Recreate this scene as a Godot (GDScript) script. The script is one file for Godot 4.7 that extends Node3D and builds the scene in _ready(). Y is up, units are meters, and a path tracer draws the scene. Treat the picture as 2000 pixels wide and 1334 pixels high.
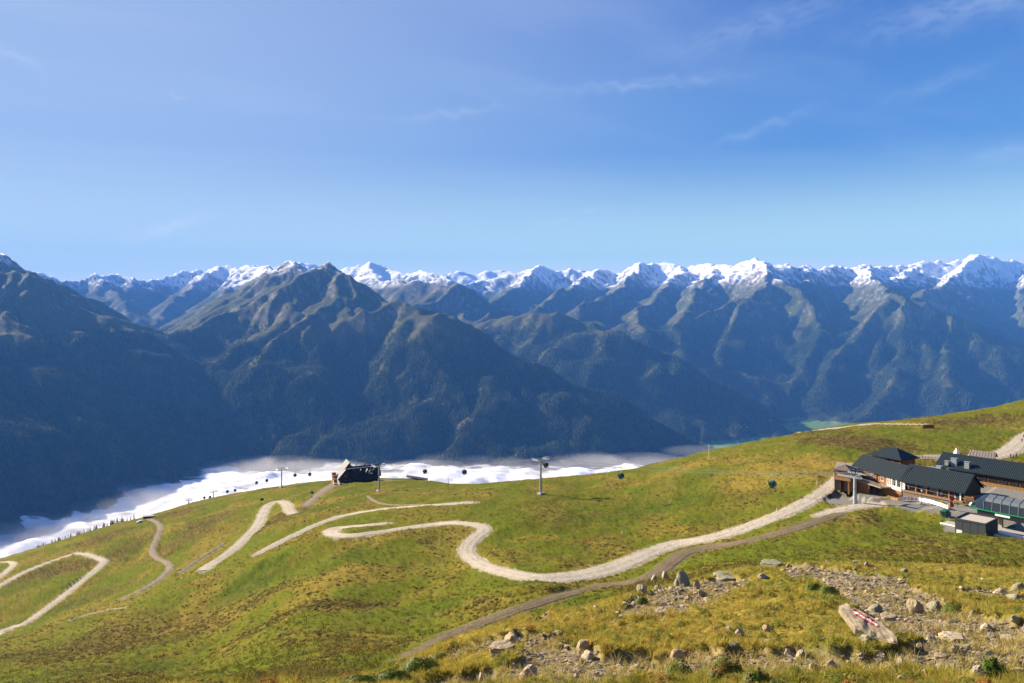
extends Node3D

# Photograph geometry: 2000 x 1334 pixels, focal length in pixels, row of the true horizon.
const F := 1500.0
const HZ := 607.0
const SUN_SIDE := 59.0      # degrees left of the viewing direction
const SUN_HEIGHT := 25.0

var rng := RandomNumberGenerator.new()
var noise_a := FastNoiseLite.new()
var noise_b := FastNoiseLite.new()
var noise_c := FastNoiseLite.new()
var noise_r := FastNoiseLite.new()
var mats := {}
var names_used := {}

func px(u: float, v: float, d: float) -> Vector3:
	return Vector3((u - 1000.0) / F * d, (HZ - v) / F * d, -d)

func setup_view() -> void:
	var cam := Camera3D.new()
	cam.name = "camera"
	cam.projection = Camera3D.PROJECTION_FRUSTUM
	cam.near = 0.5
	cam.far = 90000.0
	cam.size = 2.0 * cam.near * 667.0 / F
	cam.frustum_offset = Vector2(0.0, -cam.near * (667.0 - HZ) / F)
	add_child(cam)
	cam.current = true
	var env := Environment.new()
	env.background_mode = Environment.BG_SKY
	var sky := Sky.new()
	var sm := PanoramaSkyMaterial.new()
	sm.panorama = sky_panorama()
	sm.energy_multiplier = 1.0
	sky.sky_material = sm
	env.sky = sky
	env.ambient_light_source = Environment.AMBIENT_SOURCE_SKY
	env.tonemap_mode = Environment.TONE_MAPPER_LINEAR
	env.tonemap_exposure = 3.0
	env.fog_enabled = true
	env.fog_mode = Environment.FOG_MODE_EXPONENTIAL
	env.fog_density = 0.000032
	env.fog_light_color = Color(0.10, 0.33, 1.0).linear_to_srgb()
	env.volumetric_fog_enabled = true
	env.volumetric_fog_density = 0.0
	env.sdfgi_enabled = true
	env.ssao_enabled = true
	env.ssil_enabled = true
	var we := WorldEnvironment.new()
	we.name = "world_environment"
	we.environment = env
	add_child(we)
	var sun := DirectionalLight3D.new()
	sun.name = "sun"
	sun.light_energy = 1.6
	sun.light_color = Color(1.0, 0.93, 0.82)
	sun.light_angular_distance = 0.5
	sun.shadow_enabled = true
	sun.directional_shadow_max_distance = 30000.0
	add_child(sun)
	var a := deg_to_rad(SUN_SIDE)
	var e := deg_to_rad(SUN_HEIGHT)
	var to_sun := Vector3(-sin(a) * cos(e), sin(e), -cos(a) * cos(e))
	sun.look_at_from_position(Vector3.ZERO, -to_sun, Vector3.UP)

# ---------------------------------------------------------------- sky
# One computed sky all round: a clear morning gradient, paler round the sun, with thin cirrus streaks.
func sky_panorama() -> ImageTexture:
	var w := 3072
	var h := 1536
	var im := Image.create(w, h, false, Image.FORMAT_RGBF)
	var n1 := FastNoiseLite.new()
	n1.seed = 11
	n1.frequency = 1.0
	n1.fractal_octaves = 5
	var n2 := FastNoiseLite.new()
	n2.seed = 12
	n2.frequency = 1.0
	n2.fractal_octaves = 3
	var a := deg_to_rad(SUN_SIDE)
	var e := deg_to_rad(SUN_HEIGHT)
	var to_sun := Vector3(-sin(a) * cos(e), sin(e), -cos(a) * cos(e))
	var wisps: Array = []
	for q in [[322, 446, 60, 9, 0.30, 0.75], [1100, 434, 60, 4, 0.0, 0.35], [1150, 411, 16, 4, 0.0, 0.3], [1200, 436, 50, 3, 0.0, 0.25], [1260, 165, 150, 9, 0.03, 0.30], [890, 220, 90, 7, 0.12, 0.25], [1955, 298, 40, 12, 0.1, 0.28], [1490, 250, 90, 8, 0.3, 0.22], [1480, 50, 160, 26, 0.18, 0.22], [1900, 8, 160, 28, 0.1, 0.30], [340, 186, 17, 2, -0.33, 0.5], [20, 102, 50, 7, -0.4, 0.25], [1830, 165, 90, 12, 0.25, 0.15]]:
		var wx: float = (q[0] - 1000.0) / F
		wisps.append([atan(wx), atan((HZ - q[1]) / F / sqrt(1.0 + wx * wx)), q[2] / F, q[3] / F, q[4], q[5]])
	var rows: Array = []
	rows.resize(h / 2)
	var work := func(j: int) -> void:
		var row := PackedFloat32Array()
		row.resize(w * 3)
		var up := PI * (0.5 - (j + 0.5) / h)
		var y := sin(up)
		var cu := cos(up)
		# pale haze at the horizon, clear blue, deep blue overhead
		var stops := [[0.0, Vector3(0.85, 0.80, 0.43)], [0.03, Vector3(0.50, 0.54, 0.36)], [0.07, Vector3(0.215, 0.310, 0.290)], [0.20, Vector3(0.039, 0.101, 0.222)], [0.38, Vector3(0.0175, 0.055, 0.182)], [1.0, Vector3(0.011, 0.032, 0.13)]]
		var base := Vector3.ZERO
		for k in 5:
			if y >= stops[k][0] and y <= stops[k + 1][0]:
				base = (stops[k][1] as Vector3).lerp(stops[k + 1][1], smoothstep(stops[k][0], stops[k + 1][0], y) * 0.4 + 0.6 * (y - stops[k][0]) / (stops[k + 1][0] - stops[k][0]))
		var here: Array = []
		for wp in wisps:
			if absf(up - wp[1]) < 2.2 * (wp[3] + wp[2] * absf(sin(wp[4]))):
				here.append(wp)
		for i in w:
			# Godot's panorama: the first column looks along -Z, a quarter on along +X
			var az := (i + 0.5) / w * TAU
			var d := Vector3(sin(az) * cu, y, -cos(az) * cu)
			var c := d.dot(to_sun)
			var glow := smoothstep(0.15, 1.0, c)
			var col := base.lerp(Vector3(0.205, 0.25, 0.325), glow * 0.56)
			# cirrus on a plane high above
			var q := Vector2(d.x, -d.z) / (y + 0.12)
			var along := q.x * 0.92 + q.y * 0.38
			var across := -q.x * 0.38 + q.y * 0.92
			var f := n1.get_noise_2d(along * 0.55, across * 1.9 + 0.35 * n2.get_noise_2d(q.x * 0.8, q.y * 0.8))
			var gate := n2.get_noise_2d(q.x * 0.5 + 7.0, q.y * 0.5)
			var cir := clampf((f + 0.20 * gate - 0.02) * 1.7, 0.0, 1.0) * smoothstep(0.02, 0.25, y)
			col = col.lerp(Vector3(0.26, 0.28, 0.33), cir * 0.08)
			# separate wisps: [azimuth, height, length, width, tilt, strength]
			for wp in here:
				var da: float = az - wp[0] if az < PI else az - TAU - wp[0]
				if absf(da) > 0.35:
					continue
				var dh: float = up - wp[1]
				var l: float = da * cos(wp[4]) + dh * sin(wp[4])
				var t: float = -da * sin(wp[4]) + dh * cos(wp[4]) + 0.006 * n2.get_noise_2d(da * 40.0, wp[0] * 9.0)
				var sw: float = exp(-pow(l / wp[2], 2.0) - pow(t / wp[3], 2.0)) * clampf(0.75 + 1.1 * n1.get_noise_2d(l * 26.0, t * 130.0 + wp[0] * 31.0), 0.0, 1.0)
				col = col.lerp(Vector3(0.30, 0.32, 0.34), sw * wp[5] * 0.62)
			row[i * 3] = col.x
			row[i * 3 + 1] = col.y
			row[i * 3 + 2] = col.z
		rows[j] = row
	run_rows(work, h / 2)
	var all := PackedFloat32Array()
	for r in rows:
		all.append_array(r)
	var last: PackedFloat32Array = rows[h / 2 - 1]
	for j in h / 2:
		all.append_array(last)
	im.set_data(w, h, false, Image.FORMAT_RGBF, all.to_byte_array())
	return ImageTexture.create_from_image(im)

func run_rows(work: Callable, n: int) -> void:
	var id := WorkerThreadPool.add_group_task(work, n, -1, true)
	WorkerThreadPool.wait_for_group_task_completion(id)

# ---------------------------------------------------------------- naming helpers
func numbered(called: String) -> String:
	var n: int = names_used.get(called, -1) + 1
	names_used[called] = n
	return called if n == 0 else "%s_%03d" % [called, n]

func tag(o: Node, label: String, category: String, group := "", kind := "") -> Node:
	if label != "":
		o.set_meta("label", label)
	if category != "":
		o.set_meta("category", category)
	if group != "":
		o.set_meta("group", group)
	if kind != "":
		o.set_meta("kind", kind)
	return o

func thing(called: String, label: String, category: String, at := Vector3.ZERO, turn := 0.0, group := "") -> Node3D:
	var o := Node3D.new()
	o.name = numbered(called)
	add_child(o)
	o.position = at
	o.rotation.y = turn
	tag(o, label, category, group)
	return o

func part(called: String, mesh: Mesh, material: Material, parent: Node, xf := Transform3D()) -> MeshInstance3D:
	var m := MeshInstance3D.new()
	m.name = called if parent != self else numbered(called)
	m.mesh = mesh
	m.material_override = material
	m.transform = xf
	parent.add_child(m, true)
	return m

func put_copy(o: Node3D, called: String, label := "", group := "") -> Node3D:
	var c: Node3D = o.duplicate()
	c.name = numbered(called)
	add_child(c)
	if label != "":
		c.set_meta("label", label)
	if group != "":
		c.set_meta("group", group)
	return c

func lin(r: float, g: float, b: float) -> Color:
	return Color(r, g, b).linear_to_srgb()

func mat(key: String, color: Color, rough := 0.8, metal := 0.0) -> StandardMaterial3D:
	if mats.has(key):
		return mats[key]
	var m := StandardMaterial3D.new()
	m.resource_name = key
	m.albedo_color = color
	m.roughness = rough
	m.metallic = metal
	m.metallic_specular = 0.35
	mats[key] = m
	return m

func grain_texture(side: int, seed_: int, freq: float, lo: Color, hi: Color, octaves := 4, stretch := Vector2.ONE) -> ImageTexture:
	var n := FastNoiseLite.new()
	n.seed = seed_
	n.frequency = freq
	n.fractal_octaves = octaves
	var im := n.get_seamless_image(side, side)
	im.convert(Image.FORMAT_L8)
	var src := im.get_data()
	var dst := PackedByteArray()
	dst.resize(side * side * 3)
	for k in side * side:
		var jx := int((k % side) * stretch.x) % side
		var jy := int((k / side) * stretch.y) % side
		var t := clampf((src[jy * side + jx] / 255.0 - 0.5) * 1.5 + 0.5, 0.0, 1.0)
		var c := lo.lerp(hi, t)
		dst[k * 3] = int(c.r * 255.0)
		dst[k * 3 + 1] = int(c.g * 255.0)
		dst[k * 3 + 2] = int(c.b * 255.0)
	var out := Image.create_from_data(side, side, false, Image.FORMAT_RGB8, dst)
	return ImageTexture.create_from_image(out)

func setup_noise() -> void:
	rng.seed = 20240917
	noise_a.seed = 3
	noise_a.frequency = 1.0
	noise_a.fractal_octaves = 4
	noise_b.seed = 5
	noise_b.frequency = 1.0
	noise_b.fractal_octaves = 3
	noise_c.seed = 8
	noise_c.frequency = 1.0
	noise_c.fractal_octaves = 2
	noise_r.seed = 9
	noise_r.frequency = 1.0
	noise_r.fractal_type = FastNoiseLite.FRACTAL_RIDGED
	noise_r.fractal_octaves = 4

# ---------------------------------------------------------------- far mountains
# Crest lines of the range, each a row of [u, v, distance in metres] read from the photograph.
const RIDGES := [
	# shaded mountain at the left and its crest running out of the frame
	[[-900, 330, 9000], [-500, 350, 8500], [-320, 370, 8200], [-200, 405, 7900], [-100, 475, 7650], [-20, 520, 7500], [45, 518, 7600], [80, 524, 7600], [120, 544, 7700], [170, 588, 7900], [250, 632, 8400], [308, 668, 8900]],
	[[-250, 460, 7300], [-420, 390, 6600], [-620, 370, 5800], [-850, 450, 5000]],
	[[0, 514, 7500], [30, 640, 6600], [40, 800, 5600], [50, 960, 4850]],
	[[120, 544, 7700], [150, 680, 6900], [180, 830, 6100], [200, 930, 5500]],
	[[250, 632, 8400], [262, 740, 7500], [290, 850, 6600]],
	[[-250, 500, 7500], [-300, 700, 6000], [-280, 900, 5000]],
	[[-500, 470, 7800], [-620, 700, 6200], [-700, 950, 4800]],
	# central mountain
	[[572, 512, 10600], [605, 530, 9800], [640, 516, 9200], [660, 528, 9000], [700, 556, 8800], [760, 580, 8500], [815, 598, 8200], [866, 608, 8000], [905, 622, 7900], [960, 660, 7700], [1040, 686, 7500], [1110, 735, 7300], [1180, 770, 7150], [1250, 800, 7000], [1330, 832, 6900], [1410, 868, 6800]],
	[[640, 516, 9200], [590, 540, 9000], [545, 560, 8900], [500, 578, 8800], [420, 618, 8500], [340, 652, 8100], [285, 715, 7500], [280, 770, 7000], [310, 850, 6400], [350, 912, 5900]],
	[[660, 528, 9000], [640, 575, 8500], [600, 605, 8100], [545, 640, 7700], [500, 700, 7200], [470, 780, 6700], [480, 880, 6050]],
	[[600, 605, 8100], [610, 680, 7500], [640, 770, 6800], [620, 890, 6000]],
	[[700, 556, 8800], [720, 610, 8200], [700, 690, 7500], [720, 780, 6800], [730, 890, 6000]],
	[[780, 588, 8400], [800, 680, 7600], [790, 760, 6950], [840, 890, 6000]],
	[[960, 660, 7700], [985, 740, 7050], [1000, 830, 6500], [1010, 890, 6150]],
	[[1110, 735, 7300], [1130, 810, 6800], [1150, 880, 6300]],
	[[545, 560, 8900], [500, 640, 8000], [420, 720, 7200], [400, 820, 6500]],
	# ridge in the middle ground behind it
	[[800, 548, 13600], [846, 552, 13200], [888, 546, 12600], [925, 575, 12200], [962, 602, 11600]],
	[[888, 546, 12600], [860, 585, 11800], [800, 600, 11400]],
	[[888, 546, 12600], [900, 600, 11600], [930, 640, 10900]],
	[[935, 612, 11000], [990, 602, 10700], [1060, 612, 10300], [1130, 616, 10000], [1190, 630, 9800], [1250, 655, 9500], [1300, 684, 9250], [1332, 706, 9100], [1350, 745, 8850], [1375, 800, 8500], [1390, 850, 8200]],
	[[1060, 612, 10300], [1080, 690, 9500], [1130, 760, 8900]],
	[[1190, 630, 9800], [1200, 710, 9100], [1250, 780, 8500]],
	[[1332, 706, 9100], [1310, 760, 8600], [1330, 820, 8000]],
	# high snowy range
	[[60, 520, 16000], [120, 542, 16000], [160, 538, 16500], [192, 531, 17000], [240, 536, 17500], [262, 540, 17000], [300, 538, 18000], [335, 534, 18500], [370, 527, 19000], [432, 517, 19500], [478, 522, 19000], [510, 518, 18000]],
	[[432, 517, 19500], [380, 545, 17500], [320, 600, 15000], [290, 650, 13000]],
	[[478, 522, 19000], [450, 560, 16000], [400, 610, 13500], [340, 640, 12000]],
	[[192, 531, 17000], [230, 570, 15500], [270, 620, 13500]],
	[[480, 519, 24000], [508, 514, 24500], [540, 514, 25000], [574, 505, 25500], [600, 513, 25500], [640, 524, 25500], [700, 530, 26000]],
	[[510, 518, 18000], [545, 525, 15000], [572, 512, 10600]],
	[[665, 522, 21000], [700, 516, 21000], [720, 512, 21000], [745, 517, 21000], [765, 525, 20500], [790, 527, 20000], [822, 529, 19500], [850, 534, 19000], [880, 540, 18000]],
	[[720, 512, 21000], [740, 545, 18500], [800, 548, 13600]],
	[[850, 535, 26000], [895, 527, 26500], [930, 530, 26500], [965, 527, 26500], [1000, 528, 26500], [1030, 530, 26000]],
	[[895, 548, 19000], [950, 540, 19500], [1000, 530, 19500], [1052, 516, 19500], [1080, 523, 19500], [1120, 526, 19500], [1170, 524, 19000], [1215, 529, 19000], [1232, 522, 18500], [1252, 515, 18500], [1300, 511, 18500], [1335, 520, 18000], [1365, 517, 18000], [1400, 516, 17500], [1440, 513, 16500], [1470, 508, 15500], [1491, 501, 15000], [1515, 508, 15000], [1545, 516, 15000], [1590, 521, 15500], [1640, 518, 16000], [1680, 517, 16500], [1712, 514, 17500], [1760, 515, 18000], [1800, 508, 18500], [1850, 504, 18500], [1902, 494, 18500], [1940, 503, 18500], [1990, 511, 19000], [2100, 500, 19000], [2300, 510, 19000]],
	[[1052, 516, 19500], [1010, 555, 16500], [970, 585, 14000]],
	[[1170, 524, 19000], [1110, 560, 15500], [1040, 600, 12500]],
	[[1252, 515, 18500], [1210, 560, 15000], [1130, 595, 12500]],
	[[1335, 520, 18000], [1290, 565, 14500], [1240, 605, 12000], [1260, 650, 10800]],
	[[1400, 516, 17500], [1370, 555, 14000], [1330, 610, 12000], [1330, 680, 10500]],
	[[1491, 501, 15000], [1500, 535, 13600], [1470, 575, 12600], [1420, 640, 11300], [1385, 705, 10400], [1430, 755, 9900]],
	[[1500, 535, 13600], [1550, 560, 12900], [1590, 600, 12000], [1610, 640, 11300], [1560, 715, 10400], [1530, 775, 9800]],
	[[1470, 575, 12600], [1350, 620, 11800], [1320, 690, 10700]],
	[[1545, 516, 15000], [1600, 570, 13500], [1640, 610, 12300]],
	# broad mountain at the right
	[[1690, 517, 16500], [1700, 540, 14000], [1742, 563, 12000], [1762, 575, 11700], [1810, 592, 11500], [1860, 618, 11000], [1930, 655, 10500], [2010, 695, 10000], [2100, 740, 9700], [2300, 800, 9500]],
	[[1742, 563, 12000], [1700, 610, 11300], [1650, 665, 10700], [1605, 725, 10100], [1590, 785, 9700]],
	[[1762, 575, 11700], [1760, 660, 10600], [1740, 740, 9700], [1680, 820, 8900]],
	[[1860, 618, 11000], [1840, 720, 9700], [1850, 800, 9000]],
	[[1930, 655, 10500], [1960, 760, 9400], [2000, 850, 8700]],
	[[1902, 494, 18500], [1850, 550, 15500], [1800, 575, 13500]],
	[[1990, 511, 19000], [2000, 570, 15500], [2010, 640, 13000]],
	[[1800, 508, 18500], [1750, 545, 15500]],
]

var far_nc := 960
var far_nr := 600
const FAR_S0 := -1.30
const FAR_S1 := 0.92
const FAR_D0 := 2600.0
const FAR_D1 := 29000.0
var far_h := PackedFloat32Array()
var far_n := PackedVector3Array()
const VALLEY := -1350.0

var seg_a := PackedVector3Array()
var seg_b := PackedVector3Array()
var seg_m := PackedVector3Array()

func far_floor(s: float, d: float) -> float:
	return VALLEY + maxf(0.0, d - 9600.0) * 0.055

func crest_height(x: float, z: float) -> float:
	var best := -5000.0
	for k in seg_a.size():
		var box := seg_m[k]
		if absf(x - box.x) > box.y or absf(z - box.z) > box.y:
			continue
		var a := seg_a[k]
		var b := seg_b[k]
		var top := maxf(a.y, b.y)
		var abx := b.x - a.x
		var abz := b.z - a.z
		var t := clampf(((x - a.x) * abx + (z - a.z) * abz) / (abx * abx + abz * abz), 0.0, 1.0)
		var dx := x - a.x - abx * t
		var dz := z - a.z - abz * t
		var dd := dx * dx + dz * dz
		if dd > 36000000.0:
			continue
		var d := sqrt(dd)
		if top - 0.45 * d < best:
			continue
		var y := a.y + (b.y - a.y) * t - 0.50 * d - 120.0 * (1.0 - exp(-d / 240.0))
		if y > best:
			best = y
	return best

func far_erode(h: PackedFloat32Array, nc: int, nr: int, times: int, strength: float) -> PackedFloat32Array:
	var ds := (FAR_S1 - FAR_S0) / (nc - 1)
	var dl := log(FAR_D1 / FAR_D0) / (nr - 1)
	var n := nc * nr
	var floor_row := PackedFloat32Array()
	for j in nr:
		floor_row.append(far_floor(0.0, FAR_D0 * exp(dl * j)))
	# some rock wears fast, some hardly at all
	var hard := PackedFloat32Array()
	hard.resize(n)
	for j in nr:
		var d := FAR_D0 * exp(dl * j)
		for i in nc:
			hard[j * nc + i] = clampf(1.0 + 2.6 * noise_c.get_noise_2d((FAR_S0 + ds * i) * d / 1300.0 + 60.0, d / 1300.0), 0.15, 2.2)
	for it in times:
		var rr: Array = []
		var rl: Array = []
		rr.resize(nr)
		rl.resize(nr)
		var work := func(j: int) -> void:
			var rc := PackedInt32Array()
			var rd := PackedFloat32Array()
			rc.resize(nc)
			rd.resize(nc)
			var d := FAR_D0 * exp(dl * j)
			var lx := ds * d
			var lz := dl * d
			var lxz := sqrt(lx * lx + lz * lz)
			for i in nc:
				var at := j * nc + i
				var h0 := h[at]
				var best := 0.0
				var bi := -1
				var bl := 1.0
				for q in range(maxi(j - 1, 0), mini(j + 2, nr)):
					for p in range(maxi(i - 1, 0), mini(i + 2, nc)):
						var o := q * nc + p
						var drop := h0 - h[o]
						if drop > 0.0:
							var l := lxz
							if q == j:
								l = lx
							elif p == i:
								l = lz
							if drop / l > best:
								best = drop / l
								bi = o
								bl = l
				rc[i] = bi
				rd[i] = bl
			rr[j] = rc
			rl[j] = rd
		run_rows(work, nr)
		var rcv := PackedInt32Array()
		var rdist := PackedFloat32Array()
		for j in nr:
			rcv.append_array(rr[j])
			rdist.append_array(rl[j])
		var keys := PackedInt64Array()
		keys.resize(n)
		for i in n:
			keys[i] = (int((h[i] + 4000.0) * 64.0) << 20) | i
		keys.sort()
		var area := PackedFloat32Array()
		area.resize(n)
		for j in nr:
			var d := FAR_D0 * exp(dl * j)
			var cell := ds * d * dl * d
			for i in nc:
				area[j * nc + i] = cell
		for k in range(n - 1, -1, -1):
			var i := keys[k] & 0xFFFFF
			var r := rcv[i]
			if r >= 0:
				area[r] += area[i]
		for k in n:
			var i := keys[k] & 0xFFFFF
			var r := rcv[i]
			if r >= 0:
				var f := strength * hard[i] * sqrt(minf(area[i], 6.0e6)) / rdist[i]
				var hn := (h[i] + f * h[r]) / (1.0 + f)
				hn = minf(hn, h[r] + 1.05 * rdist[i])
				h[i] = maxf(hn, floor_row[i / nc])
	return h

func build_mountains() -> void:
	for line in RIDGES:
		for k in line.size() - 1:
			seg_a.append(px(line[k][0], line[k][1], line[k][2]))
			seg_b.append(px(line[k + 1][0], line[k + 1][1], line[k + 1][2]))
	for k in seg_a.size():
		var m := (seg_a[k] + seg_b[k]) * 0.5
		seg_m.append(Vector3(m.x, seg_a[k].distance_to(seg_b[k]) * 0.5 + 3600.0, m.z))
	var nc := far_nc / 2
	var nr := far_nr / 2
	var h := PackedFloat32Array()
	var got: Array = []
	got.resize(nr)
	var work := func(j: int) -> void:
		var row := PackedFloat32Array()
		row.resize(nc)
		var d := FAR_D0 * exp(log(FAR_D1 / FAR_D0) * j / (nr - 1))
		for i in nc:
			var s := FAR_S0 + (FAR_S1 - FAR_S0) * i / (nc - 1)
			var x := s * d
			var z := -d
			var wx := 150.0 * noise_b.get_noise_2d(x / 900.0, z / 900.0)
			var wz := 260.0 * noise_b.get_noise_2d(x / 900.0 + 50.0, z / 900.0)
			var y := crest_height(x + wx, z + wz)
			var fl := far_floor(s, d)
			var above := smoothstep(0.0, 500.0, y - fl)
			y += above * (130.0 * noise_b.get_noise_2d(x / 1500.0 + 4.0, z / 1500.0) + 55.0 * noise_a.get_noise_2d(x / 620.0, z / 620.0) + 20.0 * noise_a.get_noise_2d(x / 190.0 + 9.0, z / 190.0))
			row[i] = maxf(y, fl + 6.0 * noise_c.get_noise_2d(x / 500.0, z / 500.0))
		got[j] = row
	run_rows(work, nr)
	for r in got:
		h.append_array(r)
	print("crests ", Time.get_ticks_msec())
	h = far_erode(h, nc, nr, 12, 0.010)
	print("eroded ", Time.get_ticks_msec())
	# finer grid
	var n2: Array = []
	n2.resize(far_nr)
	var up := func(j: int) -> void:
		var row := PackedFloat32Array()
		row.resize(far_nc)
		var fj := float(j) * (nr - 1) / (far_nr - 1)
		var j0 := mini(int(fj), nr - 2)
		var tj := fj - j0
		var d := FAR_D0 * exp(log(FAR_D1 / FAR_D0) * j / (far_nr - 1))
		for i in far_nc:
			var fi := float(i) * (nc - 1) / (far_nc - 1)
			var i0 := mini(int(fi), nc - 2)
			var ti := fi - i0
			var b := j0 * nc + i0
			var y := lerpf(lerpf(h[b], h[b + 1], ti), lerpf(h[b + nc], h[b + nc + 1], ti), tj)
			var x := (FAR_S0 + (FAR_S1 - FAR_S0) * i / (far_nc - 1)) * d
			var above := smoothstep(5.0, 300.0, y - far_floor(0.0, d))
			var rocky := smoothstep(-100.0, 750.0, y)
			y += above * ((5.0 + 16.0 * rocky) * noise_a.get_noise_2d(x / 85.0, -d / 85.0) + rocky * (34.0 * noise_r.get_noise_2d(x / 420.0, -d / 420.0) + 22.0 * noise_r.get_noise_2d(x / 150.0, -d / 150.0)))
			row[i] = y
		n2[j] = row
	run_rows(up, far_nr)
	far_h = PackedFloat32Array()
	for r in n2:
		far_h.append_array(r)
	far_h = far_erode(far_h, far_nc, far_nr, 5, 0.007)
	print("fine ", Time.get_ticks_msec())
	far_mesh()

func far_at(s: float, d: float) -> float:
	var fi := clampf((s - FAR_S0) / (FAR_S1 - FAR_S0) * (far_nc - 1), 0.0, far_nc - 1.001)
	var fj := clampf(log(d / FAR_D0) / log(FAR_D1 / FAR_D0) * (far_nr - 1), 0.0, far_nr - 1.001)
	var i0 := int(fi)
	var j0 := int(fj)
	var ti := fi - i0
	var tj := fj - j0
	var b := j0 * far_nc + i0
	return lerpf(lerpf(far_h[b], far_h[b + 1], ti), lerpf(far_h[b + far_nc], far_h[b + far_nc + 1], ti), tj)

# share of the ground that carries spruce forest, 0 to 1
func forest_share(x: float, y: float, z: float, up: float) -> float:
	var line := -275.0 + 170.0 * noise_a.get_noise_2d(x / 900.0, z / 900.0) + 110.0 * noise_a.get_noise_2d(x / 160.0 + 31.0, z / 160.0)
	var t := smoothstep(60.0, -60.0, y - line)
	# clearings and avalanche tracks
	t *= 1.0 - 0.9 * smoothstep(0.27, 0.33, noise_a.get_noise_2d(x / 420.0 + 80.0, z / 420.0))
	t *= smoothstep(0.48, 0.58, up)
	if y < VALLEY + 25.0:
		t = 0.0
	return t

func far_mesh() -> void:
	var nc := far_nc
	var nr := far_nr
	var rows: Array = []
	rows.resize(nr)
	var work := func(j: int) -> void:
		var pts := PackedVector3Array()
		pts.resize(nc)
		var d := FAR_D0 * exp(log(FAR_D1 / FAR_D0) * j / (nr - 1))
		for i in nc:
			var s := FAR_S0 + (FAR_S1 - FAR_S0) * i / (nc - 1)
			pts[i] = Vector3(s * d, far_h[j * nc + i], -d)
		rows[j] = pts
	run_rows(work, nr)
	var nrm: Array = []
	var cols: Array = []
	nrm.resize(nr)
	cols.resize(nr)
	var work2 := func(j: int) -> void:
		var ns := PackedVector3Array()
		var cs := PackedColorArray()
		ns.resize(nc)
		cs.resize(nc)
		var a: PackedVector3Array = rows[maxi(j - 1, 0)]
		var m: PackedVector3Array = rows[j]
		var b: PackedVector3Array = rows[mini(j + 1, nr - 1)]
		for i in nc:
			var p := m[i]
			var nn := (m[mini(i + 1, nc - 1)] - m[maxi(i - 1, 0)]).cross(b[i] - a[i]).normalized()
			if nn.y < 0.0:
				nn = -nn
			ns[i] = nn
			cs[i] = far_color(p, nn)
		nrm[j] = ns
		cols[j] = cs
	run_rows(work2, nr)
	var v := PackedVector3Array()
	var n := PackedVector3Array()
	var c := PackedColorArray()
	for j in nr:
		v.append_array(rows[j])
		n.append_array(nrm[j])
		c.append_array(cols[j])
	far_n = n
	var mi := grid_instance("mountains", v, n, c, nc, nr)
	var m := StandardMaterial3D.new()
	m.resource_name = "mountain_ground"
	m.vertex_color_use_as_albedo = true
	m.roughness = 0.95
	m.metallic_specular = 0.15
	mi.material_override = m
	tag(mi, "forested alpine mountains with rocky crests and fresh snow", "mountains", "", "structure")

func far_color(p: Vector3, n: Vector3) -> Color:
	var f1 := noise_a.get_noise_2d(p.x / 260.0, p.z / 260.0)
	var f2 := noise_a.get_noise_2d(p.x / 60.0 + 17.0, p.z / 60.0)
	var f3 := noise_b.get_noise_2d(p.x / 900.0 - 40.0, p.z / 900.0)
	# meadow and heath of the alpine belt
	var c := Color(0.056, 0.058, 0.018).lerp(Color(0.044, 0.062, 0.016), smoothstep(-0.15, 0.25, f1 + 0.5 * f2))
	c = c.lerp(Color(0.074, 0.068, 0.026), smoothstep(0.05, 0.35, f3 + 0.4 * f2))
	# rock, by steepness and height
	var rock := Color(0.165, 0.160, 0.142).lerp(Color(0.085, 0.085, 0.078), smoothstep(-0.2, 0.3, f2))
	var rt := smoothstep(0.73, 0.59, n.y + 0.22 * f2 + 0.1 * f1)
	rt = maxf(rt * smoothstep(-500.0, 100.0, p.y + 250.0 * f1), smoothstep(330.0, 620.0, p.y + 260.0 * f1 + 120.0 * f2))
	c = c.lerp(rock, rt)
	# snow lies in patches that grow with height, less on steep rock
	var sn := (p.y - 790.0) / 340.0 + 1.1 * f1 + 1.2 * f2 + (n.y - 0.74) * 4.6 + 0.7 * f3
	c = c.lerp(Color(0.46, 0.47, 0.49), 0.75 * smoothstep(-0.75, -0.1, sn + 0.8 * f2) * smoothstep(380.0, 560.0, p.y))
	c = c.lerp(Color(0.80, 0.82, 0.85), smoothstep(-0.06, 0.10, sn) * smoothstep(430.0, 600.0, p.y))
	# forest floor
	var fs := forest_share(p.x, p.y, p.z, n.y)
	c = c.lerp(Color(0.020, 0.032, 0.012).lerp(Color(0.034, 0.042, 0.014), smoothstep(-0.2, 0.3, f2)), fs)
	# valley floor fields
	if p.y < VALLEY + 25.0:
		c = Color(0.10, 0.19, 0.035).lerp(Color(0.13, 0.20, 0.05), smoothstep(-0.1, 0.1, f1))
		if f3 < -0.26:
			c = Color(0.035, 0.06, 0.02)
	return c

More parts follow.
